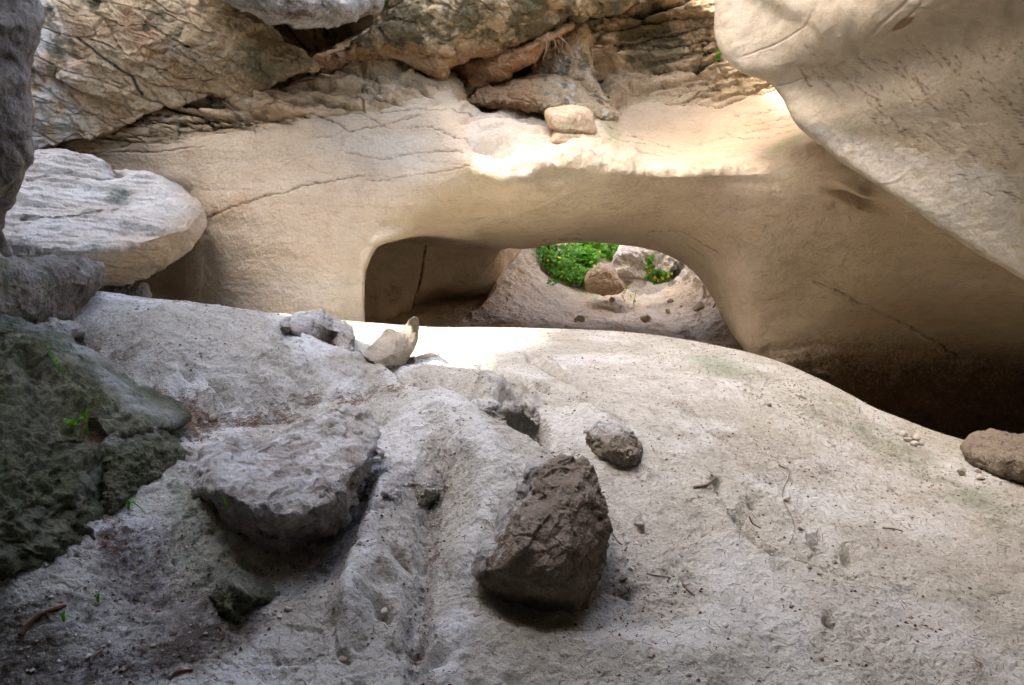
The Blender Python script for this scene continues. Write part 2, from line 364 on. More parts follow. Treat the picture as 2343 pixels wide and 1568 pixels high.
# pits and footprints
Bp(1196, 968, 44, 30, -.42, 20, 1.6); Bp(1150, 905, 75, 26, .07, 15); Bp(1250, 1000, 60, 30, -.08)
Bp(1120, 935, 40, 22, .12, 30); L([(1060,945),(1120,920),(1180,925),(1215,945)], 16, .07); Bp(1090, 975, 46, 18, -.05, 35)
for cu_, cv_, ru, rv, h in [(1240,828,36,9,-.07),(1290,832,18,7,-.05),(1282,860,16,6,-.07),(1243,884,14,6,-.06),(1180,866,26,7,-.06),(1122,842,24,11,-.09),(1140,856,20,7,-.05),
  (1345,924,12,5,-.05),(1392,944,12,5,-.04),(1365,975,60,26,.04),(1462,1195,12,9,.03),(1427,1323,14,10,-.04),(1720,1165,14,9,-.04),(1872,1252,18,14,-.07),(1942,1280,16,16,-.06),(1800,1340,40,14,-.03),
  (1897,1442,12,12,-.06),(1500,945,10,4,-.04),(1560,920,10,4,-.03),(1640,1000,14,6,-.03),(920,1283,20,10,-.05),(885,1325,26,12,.03),(880,1400,20,14,-.05),(783,1503,14,9,-.05),(1000,1500,24,16,-.05),
  (583,722,11,7,-.07),(430,865,16,6,-.04),(510,900,30,8,-.05),(600,1000,60,10,-.03),(2060,1120,20,8,-.03)]:
    Bp(cu_, cv_, ru*1.1, rv*1.1, h*(1.3 if cu_ > 1700 else 1.9), 30, 1.2)
steep([(1620,1120),(1700,1210),(1780,1290),(1900,1335),(2000,1350)], 16, .035, 1, 60)
L([(1690,1195),(1760,1262),(1830,1300),(1940,1325)], 15, -.09); L([(1640,1130),(1700,1230),(1770,1290)], 11, -.05)
L([(1330,1000),(1480,1090),(1700,1250),(1900,1420),(2200,1500)], 70, .04); L([(1480,1000),(1800,1160),(2150,1330)], 70, .03)
pm = sst(0, 60, gv-vc[None]+0*gu); left = sst(1300, 700, gu-.35*(gv-1000))
Pn = G0.copy(); Pn[..., 2] *= 1.5
dg = np.stack([(Pn[..., 0]+Pn[..., 1]*.6), (Pn[..., 1]-Pn[..., 0]*.6)*2.2, Pn[..., 2]*2], -1)
H = H+(.018+.02*left)*fbm(Pn, .8, 4, seed=5)+(.006+.012*left)*fbm(Pn, .22, 4, seed=6)+(.004+.009*left)*fbm(dg, .35, 4, seed=8, kind=1)*sst(-.2, .5, fbm(Pn, .9, 2, seed=9))
pock = np.minimum(worley(Pn, .16, 1)[0], 1); rnd = fbm(Pn, .5, 2, seed=12)
H = H-(.010+.018*left)*sst(.35, .12, pock)*sst(.0, .3, rnd)
pock2 = np.minimum(worley(Pn, .055, 2)[0], 1); H = H-(.0025+.003*left)*sst(.4, .1, pock2)*sst(-.1, .3, fbm(Pn, .3, 2, seed=14))
H = H+.0075*fbm(Pn, .06, 3, .65, seed=15)+.010*fbm(dg, .12, 4, .6, seed=19)+(.3+.7*left)*sst(-.25, .35, fbm(Pn, .7, 3, seed=18))*(.14*chips(Pn, .22, 4)+.12*chips(Pn, .09, 6)+.06*chips(Pn*np.array([1, 1.8, 1]), .5, 7))
crags = inpoly(wu, wv, [(835,1060),(1010,1060),(1030,1160),(930,1200),(850,1160)], 25)*.6+inpoly(wu, wv, [(1030,920),(1230,915),(1250,960),(1230,1010),(1150,1010),(1080,980)], 18)+.7*inpoly(wu, wv, [(380,1080),(460,1120),(560,1260),(640,1330),(520,1360),(400,1300)], 30)
H = H+crags*(.25*chips(Pn, .16, 8)+.22*chips(Pn, .07, 9)+.012*fbm(Pn, .035, 3, seed=17))
pmf = np.concatenate([np.full((NB, NU), .2), .2+.8*sst(0, 90, vv-vc[None])], 0); H = H*pmf
n = normals(G0); fade = np.concatenate([np.linspace(.2, 1, NB)[:, None]*np.ones(NU)[None], np.ones(vv.shape)], 0)
up = n*.6+np.array([0, 0, .55]); GR = G0+up*(H*fade)[..., None]
hol = blob(wu, wv, 1200, 972, 36, 26, 15, 1.8)*sst(925, 950, wv); GR += hol[..., None]*np.array([-.05, .55, -.12])
mk = masks(gu.shape)
nn = fbm(Pn, .25, 4, seed=20)
mk[..., 2] = np.clip(gline(wu, wv, [(165,765),(270,820),(360,880),(450,935)], 22)*.8+blob(wu, wv, 430, 930, 60, 30)+blob(wu, wv, 640, 935, 170, 14)*.9+blob(wu, wv, 440, 975, 60, 14)*.7+blob(wu, wv, 905, 970, 40, 10, 15)*.6+blob(wu, wv, 240, 1250, 130, 120, -40)*.35+blob(wu, wv, 990, 1245, 26, 12)*.5, 0, 1)*sst(-.6, .6, nn)*.16
mk[..., 1] = np.clip(blob(wu, wv, 1650, 835, 85, 28, 18)*.6+gline(wu, wv, [(1850,930),(2000,1000),(2200,1130),(2342,1200)], 38)*.55*sst(-.5, .3, nn)+inpoly(wu, wv, [(390,1080),(470,1120),(560,1260),(640,1330),(500,1400),(390,1300)], 40)*.5+blob(wu, wv, 640, 860, 260, 60, 20)*.14+inpoly(wu, wv, [(-300,1330),(240,1330),(260,1400),(100,1700),(-300,1700)], 60)*.3, 0, 1)
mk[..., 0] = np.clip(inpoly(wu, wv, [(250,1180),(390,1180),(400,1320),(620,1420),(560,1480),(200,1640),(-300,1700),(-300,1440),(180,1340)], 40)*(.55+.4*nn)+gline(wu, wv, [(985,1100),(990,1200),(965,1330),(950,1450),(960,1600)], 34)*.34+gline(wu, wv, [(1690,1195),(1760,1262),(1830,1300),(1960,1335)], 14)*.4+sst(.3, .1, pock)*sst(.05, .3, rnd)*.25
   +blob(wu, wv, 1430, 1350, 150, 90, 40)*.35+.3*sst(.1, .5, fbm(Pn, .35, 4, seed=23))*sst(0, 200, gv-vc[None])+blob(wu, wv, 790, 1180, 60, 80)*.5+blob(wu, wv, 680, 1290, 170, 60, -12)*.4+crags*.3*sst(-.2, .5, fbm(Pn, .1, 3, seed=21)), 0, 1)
lf = sst(1500, 800, gu+.2*(gv-900))
mk[..., 3] = np.clip((.45+.35*left)*sst(-.15, .35, fbm(Pn, .6, 4, seed=22))+.45*gline(wu, wv, [(880,1160),(840,1240),(800,1380)], 34)+.4*gline(wu, wv, [(900,930),(1050,1040),(1110,1150),(1090,1250)], 45)+.25*gline(wu, wv, [(1050,1440),(1180,1460),(1400,1480)], 40), 0, 1)
GMK = mk.copy(); GMK[..., 2] = np.clip(GMK[..., 2]*6.0, 0, 1)
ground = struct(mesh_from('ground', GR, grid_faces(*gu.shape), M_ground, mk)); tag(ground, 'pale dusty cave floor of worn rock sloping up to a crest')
GX = GR[NB:]; GU_, GV_ = uvof(GX)
def ground_at(u, v):
    "index of the visible ground vertex drawn nearest (u, v)"
    j = int(np.clip(round((u-us[0])/(us[1]-us[0])), 0, NU-1)); c = slice(max(j-4, 0), j+5)
    dd = (GU_[:, c]-u)**2+(GV_[:, c]-v)**2; i, jj = np.unravel_index(dd.argmin(), dd.shape); return GX[i, jj+c.start]
def gYs(u, v): return float(ground_at(u, v)[1])
tick('c_ground')
# ======================= ARCH WALL (one continuous rock face, its arch curling back)
def colm(us_, vs, Ys):
    if not isinstance(us_, (list, tuple)): us_ = [us_]*len(vs)
    return list(zip(us_, vs, Ys))
R0 = [-260, -120, 90, 225, 315, 375, 430, 500]
cols = [
 colm(-500, R0+[620,760,860], [7.6,7.8,8,8.1,8.2,8.3,8.4,8.6,8.8,9,9.2]),
 colm(-150, R0+[620,760,860], [8.4,8.6,8.8,9,9.2,9.4,9.5,9.6,9.8,10,10.2]),
 colm(60, R0+[620,760,860], [9.3,9.5,9.7,9.6,9.6,9.7,9.8,10.1,11.5,13.0,13.4]),
 colm(250, R0+[620,760,860], [9.3,9.5,9.7,9.6,9.5,9.6,9.75,10.3,12.4,13.8,14.2]),
 colm([380,380,380,380,380,380,385,395,400,405,405], R0+[620,760,860], [9.3,9.5,9.6,9.45,9.4,9.4,9.5,10.1,12.2,13.6,14]),
 colm([480,480,480,480,475,470,465,465,470,475,475], R0+[620,760,860], [9.3,9.5,9.6,9.3,9.25,9.25,9.25,9.3,9.75,10.2,10.3]),
 colm(560, R0+[620,760,860], [9.3,9.5,9.6,9.25,9.2,9.2,9.1,9.05,9.15,9.3,9.3]),
 colm(680, R0+[620,760,860], [9.3,9.5,9.6,9.25,9.15,9.1,9.0,8.9,8.85,8.9,8.9]),
 colm([790,790,790,790,785,775,770,765,760,760,760], R0+[620,760,860], [9.5,9.6,9.7,9.25,9.15,9.1,9.0,8.9,8.85,8.9,8.9]),
 colm([830,830,830,830,828,818,812,808,812,829,828], [-260,-120,90,225,315,375,440,520,620,800,840], [9.6,9.7,9.8,9.25,9.15,9.1,9.0,8.95,9.0,9.2,9.6]),
 colm([845,845,845,845,842,832,824,820,822,833,826], [-260,-120,90,225,315,375,430,500,580,690,680], [9.6,9.7,9.8,9.25,9.15,9.1,9.0,8.95,9.0,9.2,10.2]),
 colm([860,860,860,860,858,850,842,835,833,840,828], [-260,-120,90,225,315,370,420,480,550,618,600], [9.6,9.7,9.8,9.25,9.15,9.1,9.0,8.95,9.0,9.2,10.5]),
 colm([885,885,885,885,882,876,870,864,860,864,852], [-260,-120,90,225,315,370,415,465,525,568,550], [9.7,9.8,9.9,9.25,9.15,9.1,9.0,8.95,9.0,9.2,10.8]),
 colm([925,925,925,925,922,918,912,908,904,908,900], [-260,-120,90,225,315,370,410,455,510,552,530], [9.8,9.9,10,9.3,9.15,9.05,8.95,8.95,9.05,9.3,11]),
 colm([990,990,990,990,988,985,980,978,976,978,975], [-260,-120,90,225,315,370,408,450,500,541,515], [9.9,10,10.2,9.35,9.1,8.95,8.85,8.9,9.1,9.7,11.2]),
 colm([1060,1060,1060,1062,1065,1070,1072,1075,1080,1085,1085], [-260,-120,90,232,320,372,410,455,505,549,520], [10.2,10.4,10.6,9.5,8.9,8.55,8.6,8.8,9.3,10.3,11.6]),
 colm([1160,1160,1160,1160,1160,1158,1162,1168,1178,1190,1195], [-260,-120,90,240,330,398,425,460,510,562,535], [10.4,10.6,10.8,9.9,9.0,8.2,8.35,8.7,9.4,11.0,12.2]),
 colm([1280,1280,1280,1280,1280,1280,1282,1285,1288,1292,1295], [-260,-120,90,250,325,366,405,450,505,556,530], [10.5,10.7,10.9,10.1,9.1,8.35,8.4,8.7,9.5,11.0,12.4]),
 colm([1390,1390,1390,1395,1395,1395,1396,1398,1400,1402,1402], [-260,-120,90,250,335,378,415,455,508,557,532], [10.5,10.7,10.9,10.2,9.2,8.3,8.35,8.7,9.5,11.0,12.4]),
 colm([1490,1490,1490,1495,1500,1500,1500,1498,1495,1492,1500], [-260,-120,90,240,335,393,425,462,515,574,545], [10.5,10.7,10.8,10.3,9.4,8.3,8.35,8.7,9.4,10.8,12.2]),
 colm([1590,1590,1590,1595,1605,1610,1608,1600,1585,1562,1580], [-260,-120,90,230,330,389,425,470,530,606,580], [10.4,10.6,10.6,10.3,9.5,8.25,8.25,8.5,9.0,10.3,11.8]),
 colm([1690,1690,1690,1700,1710,1715,1712,1700,1665,1620,1645], [-260,-120,90,225,320,380,425,480,560,665,650], [10.2,10.4,10.4,10.1,9.4,8.15,8.1,8.3,8.8,9.8,11.3]),
 colm([1790,1790,1790,1800,1815,1820,1818,1800,1745,1664,1700], [-260,-120,90,225,310,364,425,490,600,740,720], [9.9,10,10,9.9,9.2,8.0,7.9,8.1,8.7,9.4,10.8]),
 colm([1890,1890,1890,1905,1915,1925,1925,1910,1845,1722,1760], [-260,-120,90,220,300,352,425,500,650,812,850], [9.5,9.6,9.6,9.5,8.9,7.8,7.7,7.95,8.9,9.25,10.0]),
 colm([2000,2000,2000,2020,2030,2040,2040,2030,1960,1850,1840], [-260,-120,90,220,310,370,440,540,720,920,1020], [9.2,9.2,9.2,9.1,8.6,7.7,7.6,8.0,9.1,9.9,10.4]),
 colm([2160,2160,2160,2180,2190,2200,2200,2190,2140,2080,2060], [-260,-120,90,220,320,400,490,620,800,1000,1130], [8.8,8.8,8.8,8.7,8.2,7.5,7.5,8.3,10.5,11.8,11.8]),
 colm([2380,2380,2380,2400,2410,2420,2420,2420,2400,2380,2370], [-260,-120,90,220,320,440,560,700,880,1060,1180], [8.4,8.4,8.4,8.3,7.9,7.3,7.3,8.6,11.6,12.4,11.4]),
 colm([2750,2750,2750,2780,2790,2800,2800,2800,2800,2800,2800], [-260,-120,90,220,320,460,620,780,920,1100,1260], [7.8,7.8,7.8,7.7,7.4,7.0,7.1,8.0,9.6,9.6,8.6]),
 colm([3300]*11, [-260,-120,90,220,320,480,680,860,960,1160,1320], [6.8,6.8,6.8,6.7,6.5,6.4,6.5,7.2,8.4,8.2,7.4]),
]
rows = [[c[i] for c in cols] for i in range(11)]
W0_ = net(rows, 560, 1150)
wu0, wv0 = uvof(W0_); u = wu0+9*fbm(W0_, .6, 3, seed=31)+4*fbm(W0_, .15, 3, seed=32); v = wv0+9*fbm(W0_, .6, 3, seed=33)+4*fbm(W0_, .15, 3, seed=34)
n = normals(W0_)
NRr = W0_.shape[0]; rowf = np.linspace(0, 1, NRr)[:, None]*np.ones(W0_.shape[1])
# where the rock is rough and broken, above the smooth worn face
vb = np.interp(u, [-400,60,250,450,600,740,860,1030,1050,1200,1390,1500,1650,1800,1900,2400], [360,352,345,318,290,268,258,208,240,250,262,232,235,200,215,215])
rough = sst(14, -22, v-vb)*(1-.0*u)
Pw = W0_
beds = np.stack([Pw[..., 0]*.55, Pw[..., 1]*.8, Pw[..., 2]*3.2+Pw[..., 0]*.35*np.sign(1-Pw[..., 0])], -1)
H = .10*fbm(Pw, 2.2, 3, seed=40)*(1-.4*rough)+.018*fbm(beds, .8, 4, seed=41)+.004*fbm(Pw, .12, 4, seed=42)
f1, f2, cid = worley(beds+.25*np.stack([fbm(Pw, .5, 3, seed=43), fbm(Pw, .5, 3, seed=44), fbm(Pw, .4, 3, seed=45)], -1), .75, 3)
crk = sst(.10, .0, f2-f1)
f1b, f2b, cidb = worley(beds*1.0+.2*np.stack([fbm(Pw, .3, 3, seed=46), fbm(Pw, .3, 3, seed=47), fbm(Pw, .3, 3, seed=48)], -1), .32, 5)
crkb = sst(.09, .0, f2b-f1b)
H = H+rough*(.18*chips(Pw*np.array([.7, 1, 1.6]), .5, 23)+.09*chips(Pw*np.array([.7, 1, 1.6]), .2, 24)+.10*fbm(Pw, 1.1, 5, .55, seed=49, kind=1)*.5+.14*((cid % 17)/16.-.5)*sst(0, .25, f2-f1)+.06*((cidb % 13)/12.-.5)*sst(0, .2, f2b-f1b)-.10*crk-.05*crkb+.015*fbm(Pw, .18, 4, .6, seed=50)+.01*fbm(Pw, .05, 3, seed=51))
_ju, _jv = 5*fbm(Pw, .07, 3, seed=55), 5*fbm(Pw, .07, 3, seed=56)
crackmask = rough*(.75*crk*sst(-.3, .3, fbm(Pw, .9, 2, seed=52))+.6*crkb*sst(-.1, .4, fbm(Pw, .6, 2, seed=53)))
# traced cracks and bedding lines of the smooth face (u, v)
def crack(pts, w=2.2, dep=.02, st=.8, wob=1):
    global H, crackmask
    d = dline(u+_ju, v+_jv, pts); dep *= .55; w *= .9; wl = .45+.9*np.clip(.5+fbm(Pw, .35, 3, seed=len(pts)+3), 0, 1)
    H = H-dep*np.exp(-(d/(w*1.3*wl))**2); crackmask = np.maximum(crackmask, st*np.exp(-(d/(w*wl))**2)*np.clip(.25+wl*.8, 0, 1))
for pts, w, dep, st in [
 ([(470,498),(560,470),(640,448),(700,425),(760,415),(830,402)], 2.4, .035, .6), ([(100,345),(200,352),(380,348),(470,340)], 2, .03, .6),
 ([(860,258),(960,250),(1030,246),(1080,262),(1130,272)], 2, .02, .55), ([(760,245),(830,262),(900,300),(970,285),(1060,315),(1075,330)], 1.8, .018, .5),
 ([(790,350),(880,365),(960,345),(1060,338)], 2.6, .03, .35), ([(840,412),(960,400),(1075,378)], 2.2, .02, .3), ([(720,320),(760,316),(785,298)], 2, .02, .4),
 ([(640,280),(720,262),(800,300),(860,290),(960,262)], 2.0, .03, .6), ([(300,230),(380,225),(430,236),(480,240)], 3, .06, .9), ([(290,245),(350,262),(430,258)], 2.6, .05, .8),
 ([(100,345),(220,300),(330,270),(470,300),(600,270)], 2.4, .05, .7), ([(470,265),(560,285),(640,272)], 2.2, .04, .6),
 ([(1280,318),(1360,318),(1440,322),(1520,335),(1560,340)], 1.8, .02, .5), ([(1200,300),(1290,296),(1380,300),(1460,312),(1530,330)], 2.2, .03, .6), ([(1260,338),(1400,335),(1520,355)], 1.6, .018, .4), ([(1100,262),(1180,280),(1240,305),(1300,312)], 2, .03, .6),
 ([(1560,330),(1700,300),(1820,285)], 1.8, .02, .4), ([(1460,230),(1560,232),(1640,240),(1720,222),(1800,205)], 2.2, .04, .7), ([(1660,300),(1700,320),(1760,318),(1830,300),(1860,270)], 2, .03, .5),
 ([(1680,262),(1760,255),(1850,250)], 1.7, .02, .5), ([(1700,280),(1790,272),(1860,262)], 1.7, .02, .5), ([(1500,160),(1580,150),(1640,132)], 5, .22, 1.0), ([(1350,178),(1380,176)], 6, .15, 1.0),
 ([(1480,533),(1560,536),(1640,580)], 1.5, .015, .5), ([(1240,548),(1320,545),(1380,546)], 1.5, .012, .5), ([(1560,560),(1610,585)], 1.5, .015, .45),
 ([(1860,645),(1980,700),(2080,745),(2200,830)], 2.5, .06, .35), ([(640,500),(700,520),(740,510),(790,520)], 1.3, .008, .25), ([(650,640),(700,650),(760,640),(820,655)], 1.3, .01, .25), ([(560,600),(640,570),(700,600),(720,640)], 1.2, .008, .22)]:
    crack(pts, w, dep, st)
# short flakes all over the worn face
rs = np.random.default_rng(5); fl = np.zeros(u.shape)
for k in range(330):
    cu_, cv_ = rs.uniform(440, 1180), rs.uniform(360, 720)
    if k > 220: cu_, cv_ = rs.uniform(900, 1900), rs.uniform(260, 560)
    ln = rs.uniform(5, 26); an = math.radians(rs.normal(-8, 22))
    cc = (np.abs(u-cu_) < ln+12) & (np.abs(v-cv_) < ln+12)
    if cc.any():
        pts = [(cu_-ln*math.cos(an), cv_-ln*math.sin(an)), (cu_+rs.normal(0, 3), cv_+rs.normal(0, 3)), (cu_+ln*math.cos(an), cv_+ln*math.sin(an))]
        fl[cc] = np.maximum(fl[cc], np.exp(-(dline(u[cc], v[cc], pts)/1.5)**2)*rs.uniform(.15, .55))
fl *= (1-rough); fine_ = sst(.42, .62, fbm(np.stack([Pw[..., 0]*.35, Pw[..., 1]*.4, Pw[..., 2]*3.4+.25*Pw[..., 0]], -1), .28, 4, .65, seed=57))*sst(-.1, .35, fbm(Pw, .9, 3, seed=58)); fl = np.maximum(fl, .9*fine_*(1-rough))
H = H-.010*fl; crackmask = np.maximum(crackmask, .55*fl)
# ledge: stepped strata lit from above, and the snout
led = inpoly(u, v, [(1050,235),(1110,235),(1400,255),(1440,330),(1500,385),(1300,372),(1160,402),(1075,345)], 14)
st_ = fbm(np.stack([Pw[..., 0]*.5, Pw[..., 1]*.5, Pw[..., 2]*4.5], -1), .8, 3, seed=60)
zt = Pw[..., 2]*5.2+Pw[..., 0]*.5+.9*fbm(Pw, .9, 4, seed=59); fz = zt-np.floor(zt); saw = np.where(fz < .82, fz/.82, (1-fz)/.18)-.5
H = H+led*(.11*saw+.06*st_+.25*chips(Pw*np.array([.6, .6, 2.2]), .45, 21, tilt=.7)+.16*chips(Pw*np.array([.7, .7, 2]), .16, 22)+.02*fbm(Pw, .12, 4, seed=62))
H = H+.12*blob(u, v, 1130, 300, 60, 30, 10, 1.5)+.10*blob(u, v, 1210, 325, 70, 26, 0, 1.5)-.18*blob(u, v, 1120, 352, 40, 14, 15)-.10*blob(u, v, 1190, 288, 60, 10, 15)
H = H+.12*inpoly(u, v, [(1292,246),(1330,240),(1385,252),(1392,300),(1400,380),(1330,360),(1300,300)], 30)*sst(420, 330, v)
lip = np.exp(-((v-np.interp(u, [1000,1070,1160,1190,1290,1400,1490,1600,1700,1790,1890,1930], [330,345,402,370,362,378,392,392,380,362,338,350]))/14.)**2)*sst(1050, 1090, u)*sst(1960, 1900, u)
H = H+lip*(.05+.07*fbm(Pw, .12, 4, seed=63)+.10*fbm(Pw, .5, 3, seed=64))
H = H+.12*blob(u, v, 1960, 440, 40, 12, 25)-.15*blob(u, v, 1960, 462, 70, 16, 20, 1.5)-.05*blob(u, v, 1905, 480, 20, 10)
H = H-.5*blob(u, v, 1115, 200, 40, 40, 0, 1.5)-.25*blob(u, v, 880, 112, 26, 12, 10)
for k, (cu_, cv_, r) in enumerate([(800,205,30),(660,170,40),(1000,230,20)]): H = H-.08*blob(u, v, cu_, cv_, r, r*.35, -10)
H = H+.05*gline(u, v, [(1180,480),(1300,430),(1420,420)], 30)-.05*gline(u, v, [(1120,530),(1260,480),(1350,440)], 26)
keep = np.clip(np.minimum(rowf*12, 1), 0, 1)
pits_ = sst(.30, .12, worley(Pw*np.array([1, 1, 1.8]), .28, 12)[0])*sst(.05, .35, fbm(Pw, 1.0, 3, seed=74)); H = H-.10*pits_*rough
gap = inpoly(u, v, [(560,20),(870,20),(860,70),(800,110),(750,150),(722,150),(690,120),(620,70)], 20); H = H-1.1*gap-.35*blob(u, v, 300, 232, 50, 7, 8)-.3*blob(u, v, 445, 235, 50, 6, 8)
# dark cavern part: broken strata low on the right
cav = sst(760, 860, v)*sst(1690, 1780, u)
H = H+cav*(.25*chips(Pw*np.array([.6, 1, 2.2]), .6, 66)+.12*fbm(beds, .7, 5, .6, seed=65, kind=1)+.03*fbm(Pw, .2, 3, seed=66))
nearleft = sst(520, 430, u)*sst(470, 540, v); H = H+nearleft*.08*fbm(Pw, .4, 4, seed=67)
WV = W0_+n*(H*keep)[..., None]
mk = masks(u.shape); mk[..., 0] = np.clip(.45*pits_*rough+crackmask+.8*sst(700, 900, v)*sst(1680, 1860, u), 0, 1)  # last term paints the cavern's shade over the darker lower strata
wet = sst(-.1, .4, fbm(Pw, .9, 4, seed=70))*rough
mk[..., 1] = np.clip(1.15*wet*(inpoly(u, v, [(680,150),(1050,120),(1050,190),(850,250),(600,235),(560,190)], 20)+inpoly(u, v, [(1240,0),(1480,0),(1560,100),(1400,260),(1280,200)], 25)+.25*sst(300, 100, v))
   +.62*blob(u, v, 1800, 338, 60, 15, -22, 1.4)+.45*blob(u, v, 1620, 372, 36, 12, 0)+.5*blob(u, v, 1400, 315, 40, 40, 10)*.9+.28*gline(u, v, [(1320,360),(1330,250)], 26)+.25*blob(u, v, 1830, 470, 26, 16), 0, 1)
org = sst(-.25, .5, fbm(Pw, 1.1, 4, seed=71))
mk[..., 2] = np.clip(org*(.5*rough+.55*gline(u, v, [(480,490),(620,460),(760,430)], 26)+.5*blob(u, v, 560, 600, 160, 110)*.7+.5*blob(u, v, 820, 420, 260, 60)*.5+.3*blob(u, v, 1350, 500, 400, 60)+.3*blob(u, v, 1750, 600, 300, 120)+.4*gline(u, v, [(60,350),(400,340),(700,300),(850,270)], 26))
    +.4*blob(u, v, 1560, 40, 130, 60)*org, 0, 1)
mk[..., 3] = np.clip(.35*inpoly(u, v, [(1060,330),(1110,350),(1160,405),(1200,372),(1300,366),(1340,380),(1360,330),(1440,350),(1500,388),(1600,392),(1760,370),(1900,345),(1900,300),(1760,335),(1600,375),(1480,360),(1380,300),(1280,290),(1240,240),(1080,235)], 14)*.8  # sunlight on the ledge painted in as whitening
    +.35*blob(u, v, 700, 660, 130, 60)+.3*blob(u, v, 900, 340, 240, 50)+.7*sst(.1, .5, fbm(Pw, .5, 3, seed=72))*rough*sst(330, 60, u), 0, 1)  # far-left whitening paints skylight into the rough rock
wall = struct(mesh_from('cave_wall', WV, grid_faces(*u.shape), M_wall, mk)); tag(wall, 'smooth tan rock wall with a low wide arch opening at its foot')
# rough part gets its own material by face
wall.data.materials.append(M_rough)
fr = (rough[:-1, :-1]+.22*fbm(Pw[:-1, :-1], .25, 3, seed=73) > .5).astype(np.int32).ravel(); wall.data.polygons.foreach_set('material_index', fr)

# ======================= ROOF: pale slab over the right and over the viewer
def wp(x, y, z):  # world point to (u, v, Y)
    return (CU+F*x/y, CV-F*(z-CZ)/y, y)
def netw(rows, nr, nc):
    C = np.array(rows, float); tr = even_t(C, nr, 0); A = catrom(C, tr, 0); return catrom(A, even_t(A, nc, 1), 1)
edge = [(1640,-330,7.4),(1640,-130,7.5),(1640,20,7.5),(1648,95,7.45),(1695,158,7.3),(1765,190,7.2),(1800,225,7.1),(1828,280,7.0),(1895,345,6.9),(2045,447,6.6),(2190,545,6.4),(2342,642,6.2),(2600,810,5.9),(2900,980,5.6)]
E = np.array([pt(a, b, c) for a, b, c in edge])
rowsR = []
N_ = len(edge)
back = E+np.array([.35, 1.0, .75]); rowsR.append(E+np.array([1.6, 1.6, 2.2])); rowsR.append(back); rowsR.append(E+np.array([.05, .22, .12])); rowsR.append(E)
off = [(.35,-.35,-.03),(.8,-.9,-.02),(1.3,-1.8,.0),(1.7,-2.9,.05),(2.0,-4.2,.1),(2.2,-5.8,-.1),(2.4,-7.5,-.5)]
inward = np.linspace(0, 1, N_)
for k, (a, b, c) in enumerate(off):
    r = E.copy(); r[:, 0] += a*(.6+.2*inward); r[:, 1] += b*(.95-.25*inward); r[:, 2] += c-.10*abs(b)*(1-inward)*1.2+.05*abs(b)*inward
    rowsR.append(r)
RF = netw(rowsR, 560, 900)
u0, v0 = uvof(RF); u = u0+8*fbm(RF, .5, 3, seed=81); v = v0+8*fbm(RF, .5, 3, seed=82)
n = normals(RF)
H = .05*fbm(RF, 1.2, 4, seed=83)+.012*fbm(RF, .25, 4, seed=84)
mkr = masks(u.shape); cm = np.zeros(u.shape)
def crackR(pts, w, dep, st):
    global H, cm
    d = dline(u, v, pts); wl = .4+.9*np.clip(.5+fbm(RF, .3, 3, seed=len(pts)+30), 0, 1)
    H = H-.2*dep*np.exp(-(d/(w*1.3*wl))**2); cm = np.maximum(cm, st*np.exp(-(d/(w*wl))**2))
for pts, w, dep, st in [([(1780,196),(1850,180),(1960,120),(2060,60),(2100,20),(2130,-40)], 2.2, .05, .7), ([(1930,140),(2010,60),(2080,0),(2110,-60)], 2.6, .05, .6), ([(1700,130),(1760,110),(1850,60),(1890,0),(1930,-50)], 2.0, .04, .5),
  ([(2100,25),(2220,50),(2342,75)], 2.6, .03, .4), ([(1860,125),(1800,160),(1780,196)], 1.6, .02, .4), ([(1980,110),(2010,140),(2120,165),(2342,200)], 1.8, .02, .28)]: crackR(pts, w, dep, st)
# bulging lobes above the crack, flat plane below
H = H+.07*blob(u, v, 1930, 60, 110, 80, -20, 1.4)+.06*blob(u, v, 1780, -20, 90, 40, 30, 1.5)+.05*chips(RF, .8, 31)*inpoly(u, v, [(1640,-100),(2342,-100),(2342,150),(2000,140),(1800,200),(1650,100)], 30)+.03*chips(RF, .3, 32)
sc = fbm(np.stack([RF[..., 0]*.8-RF[..., 2]*.9, RF[..., 1]*.4, (RF[..., 2]+RF[..., 0]*.9)*7], -1), .7, 4, .6, seed=86, kind=1)*inpoly(u, v, [(1830,250),(1990,130),(2342,100),(2700,300),(2700,900),(2342,420),(2100,400)], 60)
H = H+.0015*sc+.006*fbm(RF, .10, 4, .65, seed=87)*(.4+sst(-.2, .4, fbm(RF, .8, 3, seed=85)))
rs = np.random.default_rng(9); scr = np.zeros(u.shape)
for k in range(420):
    cu_, cv_ = rs.uniform(1820, 2420), rs.uniform(110, 470); ln = rs.uniform(6, 34); an = math.radians(rs.normal(48, 14))
    if cv_ > 180+(cu_-1830)*.62: continue
    cc = (np.abs(u-cu_) < ln+8) & (np.abs(v-cv_) < ln+8)
    if cc.any():
        pts = [(cu_-ln*math.cos(an), cv_-ln*math.sin(an)), (cu_+rs.normal(0, 4), cv_+rs.normal(0, 2)), (cu_+ln*math.cos(an), cv_+ln*math.sin(an))]
        scr[cc] = np.maximum(scr[cc], np.exp(-(dline(u[cc], v[cc], pts)/2.0)**2)*rs.uniform(.3, 1.0))
H = H-.006*scr
mkr[..., 0] = np.clip(np.maximum(cm*.35, scr*.6), 0, 1)
mkr[..., 2] = np.clip(inpoly(u, v, [(2035,72),(2060,48),(2088,45),(2085,58),(2060,72),(2038,78)], 3)*.95+.3*sst(0, .5, fbm(RF, .6, 4, seed=88))*inpoly(u, v, [(1650,0),(2342,0),(2342,200),(2000,130),(1790,200),(1660,90)], 20), 0, 1)
mkr[..., 3] = .2*sst(0, .4, fbm(RF, .35, 5, .65, seed=89))+.35*inpoly(u, v, [(1830,280),(2342,400),(2342,640),(2050,450),(1900,345)], 20)
keepR = np.ones(u.shape)
